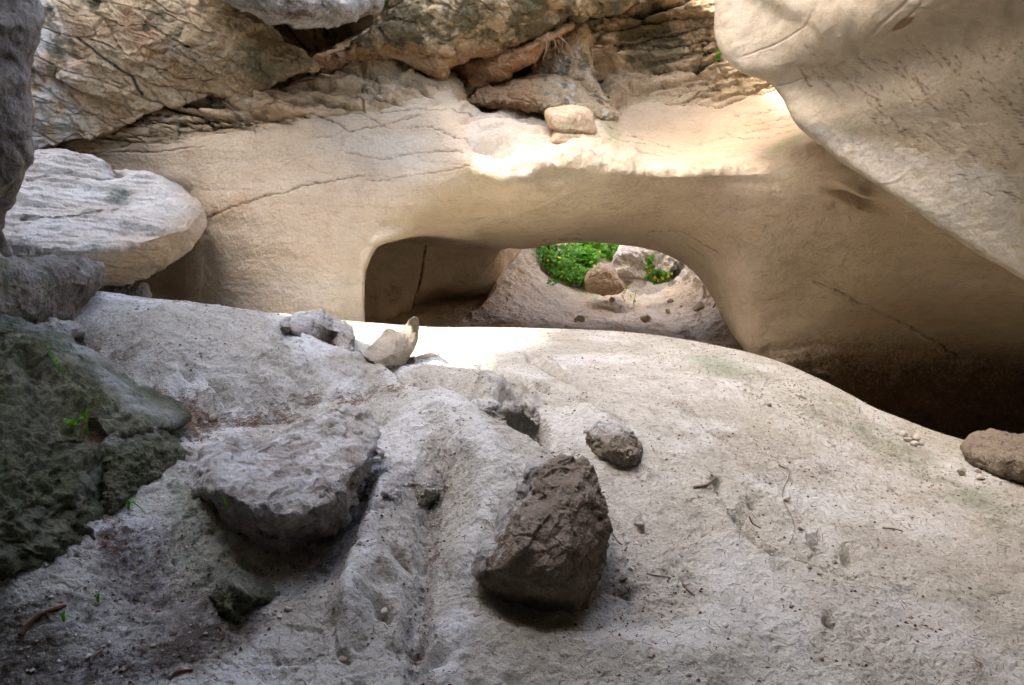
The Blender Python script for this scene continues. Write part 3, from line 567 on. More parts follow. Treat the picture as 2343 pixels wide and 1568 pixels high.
roof = struct(mesh_from('cave_roof', RF+n*(H*keepR)[..., None], grid_faces(*u.shape), M_roof, mkr)); tag(roof, 'pale scratched rock roof slab slanting overhead at the right')
tick('d_walls')
from mathutils.geometry import delaunay_2d_cdt
def planes(pts, vals, blur=0.0):
    "flat facets through the measured points"
    co = [Vector((float(a), float(b))) for a, b in pts]; vo, _, tri, ov, _, _ = delaunay_2d_cdt(co, [], [], 0, 1e-4)
    val = [float(np.mean([vals[i] for i in o])) if len(o) else 0.0 for o in ov]
    A = np.array([[tuple(vo[i])+(val[i],) for i in t] for t in tri if len(t) == 3])
    def f(U, V):
        U, V = np.broadcast_arrays(U, V); out = np.zeros(U.shape)
        for (x0, y0, z0), (x1, y1, z1), (x2, y2, z2) in A:
            D = (y1-y2)*(x0-x2)+(x2-x1)*(y0-y2)
            if abs(D) < 1e-6: continue
            a = ((y1-y2)*(U-x2)+(x2-x1)*(V-y2))/D; b = ((y2-y0)*(U-x2)+(x0-x2)*(V-y2))/D; m = (a >= -.002) & (b >= -.002) & (a+b <= 1.002); out[m] = (a*z0+b*z1+(1-a-b)*z2)[m]
        return out
    return f
# ======================= ROCKS with traced outline, own distance and real thickness
def rock(name, outline, Yc, front, thick=.4, mat=None, slope=(0, 0), na=220, nr=110, amp=.03, size=None, kinds=(1, 0), maskf=None, label=None, cat='rock', group=None, pw=4.0, backk=1.0, base=None, center=None, ex=2.0, kind=None, hf=None, sm=None, facet=1.0, stand=None, sink=.03, flat=False):
    """outline (u,v); Yc distance at the centre; slope = change of distance per 100 px in u and v; front = [(u,v,bulge m towards the viewer)]"""
    O = np.array(outline, float); c = np.array(center if center else O.mean(0), float)
    O = catrom(O, even_t(O, na, 0, True), 0, True)
    if sm is None: sm = 1
    for _ in range(sm): O = (np.roll(O, 1, 0)+2*O+np.roll(O, -1, 0))/4
    fr = tps([(p[0], p[1]) for p in front]+[tuple(c)]*0, [p[2] for p in front], None) if len(front) >= 3 else (lambda a, b: front[0][2]+0*a)
    if flat:
        oo = outline[::2]; fr = planes([(p[0], p[1]) for p in front]+[(c[0]+(a-c[0])*1.03, c[1]+(b-c[1])*1.03) for a, b in oo], [p[2] for p in front]+[.035]*len(oo))
    r = np.sin(np.linspace(0.02, 1, nr)*math.pi/2)[:, None]
    U = c[0]+r*(O[:, 0]-c[0])[None]; V = c[1]+r*(O[:, 1]-c[1])[None]
    Ye = Yc+slope[0]*(U-c[0])/100+slope[1]*(V-c[1])/100
    if stand is not None:      # the rim follows the floor it rests on
        q = outline[::2] if len(outline) > 16 else outline; vm = max(p[1] for p in outline)
        Ys = [(1-stand)*gYs(a, b)+stand*gYs(a, vm)+sink for a, b in q]; fy = tps(q, Ys, None)
    else: fy = lambda a, b: Yc+slope[0]*(a-c[0])/100+slope[1]*(b-c[1])/100
    Ye = fy(U, V)
    rim = (1-np.clip(r, 0, 1)**pw)**(1/ex)
    Yf = Ye-rim*np.maximum(fr(U, V), .02)
    kb = 1-r[::-1]*0
    rb = np.sin(np.linspace(1, .02, max(nr//3, 12))*math.pi/2)[1:, None]; Ub = c[0]+rb*(O[:, 0]-c[0])[None]; Vb = c[1]+rb*(O[:, 1]-c[1])[None]
    Yb = fy(Ub, Vb)
    rimb = (1-rb**pw)**(1/ex)
    # the back keeps real width: it is not scaled with distance
    A = pt(U, V, Yf); Bc = pt(Ub, Vb, Yb)
    if c[1] < 700: Bc = pt(Ub, Vb, Yb+rimb*thick*backk)
    else: Bc[..., 1] += rimb*thick*backk
    A2 = pt(U, V, Ye); 
    Gd = np.concatenate([A, Bc], 0)
    nrm = normals(Gd, True)
    S = size or float(np.ptp(A2[..., 0]))
    u, v = uvof(Gd)
    hs = hash_(label or name); amp = min(amp, (.034 if S > .5 else .06)*S); d = amp*(fbm(Gd, S*.35, 3, .5, seed=hs)*.9+(chips(Gd, S*.30, hs+1)/(S*.30)*1.6+chips(Gd, S*.12, hs+2)/(S*.12)*.8+chips(Gd, S*.05, hs+3)/(S*.05)*.35)*facet+.25*fbm(Gd, S*.06, 4, .65, seed=hs+5))
    if hf is not None: d = d+hf(u, v, Gd)
    Gd = Gd+nrm*d[..., None]
    # close the poles
    mk = masks(u.shape)
    if maskf is not None: maskf(mk, u, v, Gd)
    cen = [float(Gd[..., 0].mean()), float(Gd[..., 1].mean()), float(Gd[..., 2].min())]
    Gd[0] = Gd[0].mean(0); Gd[-1] = Gd[-1].mean(0)
    o = mesh_from(name, Gd, grid_faces(*u.shape, closed=True), mat, mk, loc=cen)
    if kind: o['kind'] = kind
    return tag(o, label, cat if not kind else None, group)
def hash_(s): return sum(ord(c)*(i+1) for i, c in enumerate(s)) % 89
def mchan(ch, fn):
    def f(mk, u, v, P):
        for c_, val in fn(u, v, P).items(): mk[..., c_] = np.clip(val, 0, 1)
    return f
def groundY(u, v, dv=0): return gYs(u, v)+dv

# ---- upper blocks of the broken cliff
def strata(u, v, P):
    q = np.stack([P[..., 0]*.6, P[..., 1]*.8, P[..., 2]*2.6+P[..., 0]*.9], -1)+.2*np.stack([fbm(P, .5, 3, seed=3), fbm(P, .5, 3, seed=4), fbm(P, .5, 3, seed=6)], -1)
    f1, f2, cid = worley(q, .6, 9); a1, a2, ai = worley(q, .22, 10)
    return .05*((cid % 11)/10.-.5)*sst(0, .3, f2-f1)-.03*sst(.05, 0, f2-f1)+.012*((ai % 9)/8.-.5)*sst(0, .2, a2-a1)-.006*sst(.07, 0, a2-a1)+.008*fbm(P, .08, 3, seed=11)
def mA(u, v, P):
    q = np.stack([P[..., 0]*.6, P[..., 1]*.8, P[..., 2]*2.6+P[..., 0]*.9], -1)+.2*np.stack([fbm(P, .5, 3, seed=3), fbm(P, .5, 3, seed=4), fbm(P, .5, 3, seed=6)], -1)
    f1, f2, cid = worley(q, .6, 9); a1, a2, ai = worley(q, .22, 10)
    cr = .5*sst(.05, 0, f2-f1)*sst(-.1, .3, fbm(P, .7, 2, seed=7))+.25*sst(.05, 0, a2-a1)*sst(-.1, .4, fbm(P, .5, 2, seed=8))
    cr = np.maximum(cr, .95*gline(u, v, [(170,85),(210,110),(245,140),(300,175),(325,215)], 3.5)); cr = np.maximum(cr, .7*gline(u, v, [(330,50),(380,80),(430,110)], 3)); cr = np.maximum(cr, .5*gline(u, v, [(200,100),(240,60),(330,55)], 2.5))
    return {0: cr, 1: 1.2*sst(-.05, .35, fbm(P, .6, 5, .6, seed=14))*(sst(230, 120, v)*sst(500, 200, u)*.8+.3)+.7*blob(u, v, 640, 150, 90, 50), 2: .55*sst(-.2, .5, fbm(P, .7, 4, seed=15)),
            3: .75*sst(230, 60, u-.2*v+60*fbm(P, .3, 3, seed=17))*sst(-.35, .25, fbm(P, .25, 4, seed=16))+.5*blob(u, v, 360, 120, 60, 40)*sst(-.3, .3, fbm(P, .3, 4, seed=18))}  # whiter far left paints the skylit rim into the colour
rock('overhanging_block', [(-120,-200),(150,-220),(430,-210),(500,-60),(530,0),(580,30),(625,70),(655,100),(700,135),(728,158),(690,172),(610,205),(540,215),(440,232),(350,250),(260,300),(170,320),(60,340),(-80,330),(-140,100)], 9.3,
     [(100,0,.5),(100,250,.25),(300,50,.55),(300,200,.25),(500,60,.6),(500,160,.35),(640,130,.35),(300,-150,.4),(500,-100,.4),(400,210,.1),(200,290,.06)], .9, M_rough, amp=.07, size=1.6, na=620, nr=300, pw=3, hf=strata,
     maskf=mchan(0, mA), label='broad ochre block of cracked layered rock bulging from the upper left wall', cat='rock block', center=(290, 60))
def mB(u, v, P):
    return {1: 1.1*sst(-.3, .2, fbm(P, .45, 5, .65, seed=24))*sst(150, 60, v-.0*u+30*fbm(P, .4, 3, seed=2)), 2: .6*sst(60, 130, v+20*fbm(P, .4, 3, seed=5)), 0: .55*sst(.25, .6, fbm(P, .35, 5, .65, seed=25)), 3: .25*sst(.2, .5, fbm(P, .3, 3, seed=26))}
rock('overhanging_crag', [(690,168),(755,110),(830,80),(862,30),(840,-220),(1150,-240),(1560,-220),(1490,-60),(1455,0),(1395,28),(1320,45),(1288,66),(1215,92),(1140,118),(1060,140),(1020,150),(1012,172),(950,150),(880,138),(800,150),(740,172)], 9.6,
     [(900,0,.7),(900,110,.3),(1050,0,.8),(1050,110,.45),(1200,0,.75),(1200,70,.45),(1380,-20,.5),(1100,-150,.7),(740,160,.15)], .9, M_rough, amp=.08, size=1.5, na=600, nr=280, pw=3, hf=strata,
     maskf=mchan(0, mB), label='dark lichened crag overhanging the middle of the cave mouth', cat='rock crag', center=(1100, -20))
rock('wedged_boulder', [(440,-60),(500,-5),(545,12),(590,30),(630,52),(700,60),(780,52),(830,38),(866,15),(880,-50),(860,-160),(650,-200),(470,-150)], 8.3,
     [(520,-20,.4),(700,0,.55),(800,-40,.5),(650,-100,.5)], .9, M_grey, amp=.045, size=1.6, na=360, nr=170, pw=3.2,
     label='grey boulder jammed between the two upper crags at the top edge', cat='boulder', maskf=mchan(0, lambda u, v, P: {2: .3*sst(0, .5, fbm(P, .4, 4, seed=2)), 0: .25+.5*sst(0, .5, fbm(P, .3, 5, .6, seed=4)), 1: .4*sst(0, .4, fbm(P, .3, 4, seed=5))}))
rock('orange_overhang', [(1000,165),(1040,142),(1130,118),(1220,88),(1300,55),(1310,62),(1262,88),(1243,108),(1225,140),(1180,165),(1130,192),(1090,210),(1050,225),(1030,195)], 9.95,
     [(1050,170,.15),(1150,150,.4),(1250,85,.4),(1080,200,.1)], .7, M_rough, slope=(-.2, 0), amp=.04, size=1.0, na=260, nr=120, pw=3,
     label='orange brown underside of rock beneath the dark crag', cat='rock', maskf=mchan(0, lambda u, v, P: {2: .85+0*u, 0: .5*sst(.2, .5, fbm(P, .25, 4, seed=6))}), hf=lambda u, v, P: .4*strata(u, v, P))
def mD(u, v, P): return {1: .7*sst(0, .4, fbm(P, .2, 4, seed=5))*sst(1180, 1260, u), 3: .6*sst(1200, 1300, u)*sst(-.1, .4, fbm(P, .15, 4, seed=6)), 2: .6*sst(1300, 1200, u), 0: .4*sst(.2, .5, fbm(P, .2, 4, seed=7))}
rock('rubble_spur', [(1075,236),(1092,212),(1125,196),(1165,186),(1205,178),(1240,170),(1280,172),(1310,178),(1335,196),(1355,222),(1400,250),(1420,268),(1385,285),(1320,272),(1240,262),(1150,252)], 10.0,
     [(1120,225,.25),(1180,210,.4),(1250,200,.35),(1330,230,.35),(1250,245,.5)], .7, M_rough, amp=.06, size=.8, na=300, nr=150, pw=2.6, hf=lambda u, v, P: .6*strata(u, v, P)+.22*chips(P, .14, 48),
     maskf=mchan(0, mD), label='crumbling pale rubble mound on top of the lit ledge', cat='rock mound', center=(1240,220))
rock('rubble_spur', [(1212,185),(1215,150),(1225,118),(1240,90),(1262,66),(1295,50),(1330,40),(1345,70),(1348,100),(1358,140),(1362,180),(1378,215),(1392,240),(1350,245),(1300,215),(1255,205)], 10.25,
     [(1240,150,.12),(1290,100,.3),(1330,160,.35),(1300,200,.3)], .6, M_rough, amp=.05, size=.8, na=300, nr=150, pw=2.6, hf=lambda u, v, P: .8*strata(u, v, P)+.2*chips(P, .14, 58),
     maskf=mchan(0, mD), label='pale greenish rock spur behind the hanging roots', cat='rock spur', center=(1295,140))
rock('ledge_stone', [(1246,256),(1262,247),(1300,242),(1335,245),(1354,258),(1362,290),(1372,330),(1385,372),(1290,380),(1235,350),(1262,310),(1250,282)], 9.0, [(1270,300,.25),(1310,260,.3),(1345,300,.1),(1310,350,.1)], .6, M_wall, slope=(0, -.25), hf=lambda u, v, P: -.03*gline(u, v, [(1240,300),(1390,308)], 4)-.03*gline(u, v, [(1240,328),(1390,334)], 4)+.08*chips(P, .1, 71), amp=.008, na=140, nr=70, pw=4,
     label='smooth rounded block perched on the sunlit ledge', cat='stone', maskf=mchan(0, lambda u, v, P: {1: .35*blob(u, v, 1300, 290, 40, 30), 2: .35+0*u, 0: .6*np.maximum(gline(u, v, [(1240,300),(1390,308)], 2.5), gline(u, v, [(1240,328),(1390,334)], 2.5))}))
# ---- left side
def mL(u, v, P):
    return {3: .75*sst(-.3, .3, fbm(P, .4, 4, seed=2))*sst(640, 480, v+.4*(u-200)), 1: .85*blob(u, v, 275, 445, 26, 22)+.5*sst(0, .4, fbm(P, .2, 5, .65, seed=3))*inpoly(u, v, [(20,500),(250,480),(300,560),(100,600)], 20)+.3*sst(0, .4, fbm(P, .3, 4, seed=4)), 2: .95*sst(520, 600, v+.3*(u-300))+.5*sst(380, 450, u), 0: .8*np.maximum(gline(u, v, [(60,410),(150,405),(240,398),(280,392)], 2.5), gline(u, v, [(50,510),(180,495),(270,470)], 3))+.45*sst(.25, .55, fbm(P, .2, 4, seed=6))*sst(330, 240, u)}  # top whitened as if skylit, underside tanned as if shaded
def hL(u, v, P):
    q = np.stack([P[..., 0]*.5, P[..., 1]*.5, P[..., 2]*4], -1)
    return .15*fbm(q, .7, 4, .55, seed=8)*sst(440, 280, u)+.03*fbm(q, .3, 4, seed=9)*sst(380, 200, u)+.01*fbm(P, .06, 3, seed=3)-.05*gline(u, v, [(60,410),(150,405),(240,398),(280,392)], 5)-.06*blob(u, v, 290, 440, 16, 12)
rock('layered_ledge_rock', [(-100,380),(40,352),(130,350),(210,360),(255,388),(300,392),(360,398),(420,430),(462,475),(472,508),(452,548),(425,580),(380,612),(330,640),(262,656),(205,656),(140,640),(60,650),(-60,640),(-130,500)], 8.1,
     [(-60,420,.15),(-60,560,.75),(60,470,.42),(60,575,.85),(60,630,.5),(150,395,.12),(170,430,.25),(160,500,.52),(170,575,.85),(240,470,.36),(260,520,.52),(270,570,.66),(250,625,.4),(330,430,.12),(350,480,.34),(360,545,.48),(340,600,.28),(415,470,.16),(430,525,.24),(410,565,.14),(300,400,.05),(180,640,.4)], .9, M_ledge, slope=(.12, -.1), facet=.6, amp=.035, size=1.8, na=520, nr=240, pw=8, hf=hL,
     maskf=mchan(0, mL), flat=True, label='pale layered ledge rock jutting out over the dark hole at the left', cat='rock ledge', center=(210, 500))
rock('cave_rubble', [(240,655),(275,648),(320,645),(345,660),(340,690),(300,700),(255,690)], 8.6, [(300,670,.2)], .4, M_grey, amp=.05, na=120, nr=60, label='grey rubble stone deep in the dark hole under the ledge rock', cat='stone')
def mG(u, v, P): return {1: .55*sst(-.1, .4, fbm(P*np.array([3, 3, .6]), .5, 4, seed=3)), 3: .45*sst(0, .4, fbm(P, .3, 4, seed=4))*sst(660, 600, v), 2: .35*sst(0, .5, fbm(P, .4, 3, seed=6)), 0: .5*sst(.1, .5, fbm(P*np.array([4, 4, .5]), .5, 3, seed=5))}
rock('dripstone_curtain', [(-150,600),(-60,570),(20,585),(60,600),(130,590),(205,600),(236,612),(240,640),(215,665),(185,700),(165,745),(100,760),(0,790),(-120,800)], 5.0,
     [(20,650,.3),(120,640,.25),(200,640,.15),(60,730,.3),(150,710,.2)], .7, M_brown, slope=(.3, .0), amp=.03, size=1.0, na=320, nr=160, pw=3,
     facet=.5, hf=lambda u, v, P: .05*fbm(P*np.array([3, 3, .5]), .30, 4, seed=3), maskf=mchan(0, mG), label='fluted brown dripstone foot of the wall below the ledge rock', cat='dripstone')
def mN(u, v, P): return {0: .5*sst(.0, .5, fbm(P*np.array([2, 2, .7]), .4, 5, .65, seed=2)), 3: .25*sst(0, .5, fbm(P*np.array([3, 3, .7]), .3, 4, seed=3)), 2: .3*sst(0, .5, fbm(P, .5, 3, seed=4))}
rock('rock_buttress', [(-500,-500),(-100,-520),(60,-480),(72,-200),(72,-20),(88,10),(95,45),(86,70),(84,100),(78,130),(80,190),(72,250),(68,330),(60,370),(44,410),(20,455),(0,495),(2,540),(20,570),(14,600),(-20,630),(-100,660),(-400,690),(-600,300)], 4.9,
     [(-300,0,.9),(0,0,.35),(40,200,.3),(-200,400,.6),(0,500,.2)], 1.2, M_brown, slope=(-.1, 0), amp=.055, size=1.6, na=520, nr=260, pw=3, facet=.6,
     maskf=mchan(0, mN), label='dark grey brown rock buttress framing the left edge', cat='rock buttress', center=(-180, 100))
# ---- mossy masses, lower left
def mM(u, v, P): return {1: .75*sst(-.45, .3, fbm(P, .3, 5, .6, seed=2)), 0: .6*sst(.1, .45, fbm(P, .16, 5, .65, seed=3))*sst(20, 60, dline(u, v, [(0,725),(130,775),(280,880),(395,955)])), 2: .6*gline(u, v, [(160,985),(240,1015)], 14)+.3*gline(u, v, [(130,960),(190,1000)], 8),
   3: .7*gline(u, v, [(0,725),(130,778),(280,883),(395,960)], 22)+.5*blob(u, v, 220, 1120, 50, 50)+.3*blob(u, v, 300, 930, 70, 40)}
def hM(u, v, P): 
    far = sst(8, 60, dline(u, v, [(0,725),(130,775),(280,880),(395,955)]))
    return far*(.10*fbm(P, .3, 4, .6, seed=4)+.045*fbm(P, .10, 3, .55, seed=5)+.18*chips(P, .12, 41)-.09*gline(u, v, [(60,830),(120,900),(170,970),(230,1000)], 20)-.10*blob(u, v, 200, 975, 60, 26, 10)+.012*fbm(P, .04, 3, seed=6))
rock('mossy_boulder', [(-400,640),(-100,680),(0,718),(60,742),(130,775),(200,828),(280,880),(350,918),(395,950),(402,968),(370,985),(300,1000),(262,1025),(258,1100),(262,1200),(235,1290),(190,1338),(110,1352),(0,1340),(-300,1400),(-500,1000)], 3.95,
     [(-100,800,.05),(0,800,.1),(0,1000,.5),(0,1200,.55),(200,900,.12),(200,1050,.35),(200,1250,.25),(330,950,.15),(-300,1100,.6)], .6, M_moss, slope=(.05, -.17), facet=.8, amp=.035, size=1.2, na=620, nr=320, pw=3, hf=hM,
     maskf=mchan(0, mM), label='big dark green mossy boulder filling the lower left corner', cat='boulder', center=(30, 1020))
rock('mossy_boulder', [(225,1010),(290,978),(350,975),(400,1000),(432,1045),(415,1085),(365,1105),(310,1140),(262,1185),(235,1200),(215,1120)], 4.05, [(320,1040,.25),(260,1120,.3),(400,1040,.15)], .5, M_moss, slope=(.1, -.15), facet=.5, amp=.03, na=300, nr=150,
     hf=lambda u, v, P: .03*fbm(P, .12, 4, .5, seed=8)+.08*chips(P, .1, 42)+.012*fbm(P, .04, 3, seed=6), maskf=mchan(0, lambda u, v, P: {1: .5*sst(-.3, .3, fbm(P, .2, 4, seed=2)), 3: .6*sst(1060, 1000, v)*sst(-.3, .3, fbm(P, .15, 4, seed=9)), 0: .6*sst(.1, .4, fbm(P, .12, 4, seed=3))}), label='lumpy mossy block between the big mossy boulder and the slabby grey boulder', cat='boulder')
rock('corner_stone', [(78,745),(95,735),(128,732),(148,750),(152,768),(135,778),(110,775),(85,765)], gYs(120, 775)-.02, [(100,748,.08),(120,745,.10),(125,762,.12),(95,760,.08)], .3, M_grey, amp=.025, na=100, nr=50, flat=True, label='small grey angular stone against the foot of the dripstone', cat='stone', maskf=mchan(0, lambda u, v, P: {1: .3+0*u}))
# ---- boulders on the floor
def h1(u, v, P):
    top = inpoly(u, v, [(432,1100),(465,1030),(600,1000),(790,935),(868,1000),(830,1080),(760,1180),(700,1200),(620,1190),(520,1130)], 20)
    return .12*chips(P*np.array([1, 1, 1.4]), .13, 43)*(1+.6*top)+.06*chips(P, .05, 44)+.008*fbm(P, .04, 4, seed=8)-.045*gline(u, v, [(600,1170),(660,1150),(720,1175),(790,1100),(850,1060),(875,1010)], 9)-.03*gline(u, v, [(530,1100),(600,1140),(650,1160)], 7)
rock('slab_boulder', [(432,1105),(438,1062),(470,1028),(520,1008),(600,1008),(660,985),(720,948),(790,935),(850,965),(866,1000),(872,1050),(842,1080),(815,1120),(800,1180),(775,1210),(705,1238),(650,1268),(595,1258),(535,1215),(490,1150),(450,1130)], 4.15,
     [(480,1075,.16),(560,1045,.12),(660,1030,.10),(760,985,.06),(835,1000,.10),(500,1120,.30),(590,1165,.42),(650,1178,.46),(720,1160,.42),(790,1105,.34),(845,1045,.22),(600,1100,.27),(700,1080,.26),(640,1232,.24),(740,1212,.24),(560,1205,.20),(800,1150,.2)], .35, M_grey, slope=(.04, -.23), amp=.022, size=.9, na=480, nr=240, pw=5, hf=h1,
     maskf=mchan(0, lambda u, v, P: {3: .55*sst(1180, 1080, v)*sst(-.3, .3, fbm(P, .15, 4, seed=2)), 0: .4*sst(.2, .5, fbm(P, .1, 4, seed=3))+.25*sst(1170, 1220, v), 2: .25*sst(1150, 1230, v+20*fbm(P, .1, 3, seed=5))}), stand=0.45, flat=True, label='large slabby grey boulder with a pitted pale top left of centre', cat='boulder', center=(655, 1100))  # pale top and darker foot paint light and shade onto the boulder
def h2(u, v, P):
    q = np.stack([P[..., 0]*1.0+P[..., 2]*.6, P[..., 1], (P[..., 2]-P[..., 0]*1.0)*2.2], -1)
    return .10*chips(q, .24, 45)+.05*chips(q, .07, 46)+.008*fbm(P, .05, 4, seed=5)+.18*chips(P, .12, 47)*sst(1220, 1130, v)-.05*blob(u, v, 1235, 1130, 26, 30)-.04*gline(u, v, [(1200,1100),(1150,1190),(1120,1230)], 12)
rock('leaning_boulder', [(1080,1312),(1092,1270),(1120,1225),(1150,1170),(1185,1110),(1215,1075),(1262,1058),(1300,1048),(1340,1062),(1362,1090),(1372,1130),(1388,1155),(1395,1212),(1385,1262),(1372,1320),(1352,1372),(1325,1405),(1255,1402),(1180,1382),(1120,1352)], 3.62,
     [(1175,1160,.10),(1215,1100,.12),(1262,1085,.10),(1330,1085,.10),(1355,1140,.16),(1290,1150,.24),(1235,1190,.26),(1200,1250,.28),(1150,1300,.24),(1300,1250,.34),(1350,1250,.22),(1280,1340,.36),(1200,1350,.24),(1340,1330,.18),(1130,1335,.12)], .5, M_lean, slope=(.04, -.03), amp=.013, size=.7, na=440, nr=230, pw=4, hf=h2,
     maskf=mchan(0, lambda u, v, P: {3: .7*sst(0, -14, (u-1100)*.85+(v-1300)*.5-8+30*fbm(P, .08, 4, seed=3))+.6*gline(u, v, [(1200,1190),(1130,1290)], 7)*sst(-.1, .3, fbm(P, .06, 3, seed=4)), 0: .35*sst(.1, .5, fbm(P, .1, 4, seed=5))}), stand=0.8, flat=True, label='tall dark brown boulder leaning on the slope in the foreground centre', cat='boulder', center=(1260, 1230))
rock('floor_boulder', [(1345,998),(1358,974),(1385,964),(1415,972),(1440,988),(1460,1010),(1470,1043),(1458,1068),(1432,1077),(1400,1062),(1362,1040)], gYs(1430, 1078)+.02, [(1365,1000,.08),(1395,990,.12),(1430,1005,.14),(1400,1030,.18),(1445,1040,.16),(1430,1062,.10),(1375,1035,.08)], .3, M_brown, slope=(0, -.2), amp=.022, na=240, nr=120,
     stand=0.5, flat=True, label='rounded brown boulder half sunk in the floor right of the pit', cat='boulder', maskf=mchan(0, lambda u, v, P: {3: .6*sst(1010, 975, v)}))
yb = gYs(890, 838)
rock('pointed_rock', [(833,810),(850,789),(868,770),(882,755),(893,752),(903,758),(912,760),(920,757),(928,742),(940,728),(950,725),(957,732),(957,750),(954,780),(946,800),(934,820),(922,834),(882,834),(858,828)], yb+.02, [(860,805,.05),(885,775,.08),(905,780,.13),(900,810,.16),(925,800,.10),(932,770,.06),(945,745,.04),(940,790,.05)], .2, M_tan, amp=.005, na=260, nr=120, slope=(0, -.08), ex=1.6, pw=6,
     stand=.9, sink=-.06, flat=True, label='pale pointed rock with an upright spike standing in the sunlit patch', cat='rock', center=(918, 790))
rock('rounded_outcrop', [(640,742),(660,725),(695,714),(730,717),(768,732),(798,752),(804,775),(800,800),(788,806),(760,792),(715,772),(670,758)], gYs(760, 800)+.0, [(680,735,.08),(720,732,.12),(745,752,.26),(785,762,.22),(730,772,.2),(770,785,.18),(690,755,.1)], .4, M_grey, slope=(.02, -.45), amp=.02, na=240, nr=120,
     stand=.5, flat=True, label='low rounded outcrop with a tan broken end beside the pointed rock', cat='rock outcrop', maskf=mchan(0, lambda u, v, P: {2: .35*blob(u, v, 745, 775, 40, 24), 3: .4*sst(760, 720, v)}), hf=lambda u, v, P: .1*chips(P, .12, 49))
rock('flat_stone', [(935,826),(942,817),(968,811),(990,806),(1003,806),(1000,814),(975,820),(950,826)], gYs(965, 828), [(965,816,.05)], .15, M_tan, amp=.008, na=80, nr=40, stand=0.2, label='thin flat slab lying right of the pointed rock', cat='stone')
rock('round_stone', [(930,826),(938,819),(947,820),(949,828),(943,834),(933,833)], gYs(940, 834), [(940,827,.05)], .08, M_brown, amp=.006, na=60, nr=30, stand=0.5, label='small dark round stone at the foot of the pointed rock', cat='stone')
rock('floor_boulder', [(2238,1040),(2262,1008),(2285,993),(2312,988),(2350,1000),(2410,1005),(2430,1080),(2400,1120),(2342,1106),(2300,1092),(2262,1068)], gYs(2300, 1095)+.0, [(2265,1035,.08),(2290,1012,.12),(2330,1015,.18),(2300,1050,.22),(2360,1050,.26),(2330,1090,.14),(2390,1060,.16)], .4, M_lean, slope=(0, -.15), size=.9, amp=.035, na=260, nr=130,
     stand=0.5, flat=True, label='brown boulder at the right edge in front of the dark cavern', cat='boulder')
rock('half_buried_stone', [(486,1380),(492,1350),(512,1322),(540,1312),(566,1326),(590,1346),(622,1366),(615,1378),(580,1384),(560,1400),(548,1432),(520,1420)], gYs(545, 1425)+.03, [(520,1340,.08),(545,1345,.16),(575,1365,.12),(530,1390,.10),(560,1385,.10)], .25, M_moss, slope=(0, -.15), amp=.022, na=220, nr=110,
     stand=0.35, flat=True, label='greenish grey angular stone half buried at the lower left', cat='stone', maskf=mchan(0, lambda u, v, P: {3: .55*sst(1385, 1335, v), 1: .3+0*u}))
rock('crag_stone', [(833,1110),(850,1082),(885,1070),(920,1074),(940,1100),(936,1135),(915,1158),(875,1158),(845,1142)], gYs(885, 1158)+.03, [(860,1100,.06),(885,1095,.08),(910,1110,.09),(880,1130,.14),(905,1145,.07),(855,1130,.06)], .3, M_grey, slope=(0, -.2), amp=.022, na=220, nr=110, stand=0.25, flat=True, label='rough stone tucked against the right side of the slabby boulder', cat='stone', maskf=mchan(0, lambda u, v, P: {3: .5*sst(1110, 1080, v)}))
rock('crag_stone', [(945,1090),(965,1066),(990,1064),(1008,1090),(1008,1130),(990,1158),(962,1160),(948,1130)], gYs(978, 1158)+.05, [(965,1085,.05),(985,1090,.08),(975,1120,.10),(990,1140,.05),(960,1140,.05)], .3, M_grey, slope=(0, -.2), amp=.022, na=200, nr=100, stand=0.25, flat=True, label='narrow crumbly stone in the gully right of the slabby boulder', cat='stone')
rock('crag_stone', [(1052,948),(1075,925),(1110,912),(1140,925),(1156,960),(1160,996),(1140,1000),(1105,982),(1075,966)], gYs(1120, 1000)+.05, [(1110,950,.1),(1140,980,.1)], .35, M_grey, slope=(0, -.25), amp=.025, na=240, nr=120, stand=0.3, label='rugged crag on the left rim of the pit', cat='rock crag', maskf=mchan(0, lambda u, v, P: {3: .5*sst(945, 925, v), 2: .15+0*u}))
rock('crag_stone', [(1150,930),(1180,918),(1215,925),(1235,945),(1232,975),(1215,962),(1195,945),(1165,944)], gYs(1230, 975)+.15, [(1200,935,.1)], .35, M_grey, slope=(0, -.3), amp=.03, na=200, nr=100, stand=0.3, label='overhanging rim of rock on the far side of the pit', cat='rock crag')
tick('e_rocks')
# ======================= BEYOND THE ARCH
sc_ = [(700,800,10.5),(1000,800,10.3),(1300,800,10.0),(1700,830,9.9),(1900,900,9.8),(850,740,11.6),(1000,730,12.2),(1100,690,13),(1150,650,13.8),(1185,600,14.6),(1215,560,15.3),(1200,480,17),(900,640,14),(700,740,11.6),(700,600,14),
 (1300,745,12.4),(1400,700,13.8),(1350,670,14.8),(1300,620,15.8),(1330,560,17.2),(1330,450,20),(1450,680,14.4),(1500,720,13.0),(1520,640,15.2),(1500,580,16.4),(1480,480,18.5),(1600,740,11.8),(1600,650,13.4),(1650,600,13.6),(1700,700,11.2),(1700,560,13.8),(1750,760,10.5),(1900,600,13),(2000,800,11),(1700,400,16)]
si = tps([(a, b) for a, b, c in sc_], [1/c for a, b, c in sc_], None)
vs = np.linspace(330, 860, 420)[:, None]; uss = np.linspace(640, 1790, 800)[None]; U, V = np.broadcast_arrays(uss, vs)
S0 = pt(U, V, 1/np.clip(si(U, V), .04, .12)); n = normals(S0)
u = U+8*fbm(S0, .8, 3, seed=91); v = V+8*fbm(S0, .8, 3, seed=92)
gul = gline(u, v, [(1230,540),(1260,610),(1340,660),(1440,690)], 24)
rk = inpoly(u, v, [(1400,560),(1560,550),(1640,650),(1560,640),(1480,680),(1420,660)], 15)
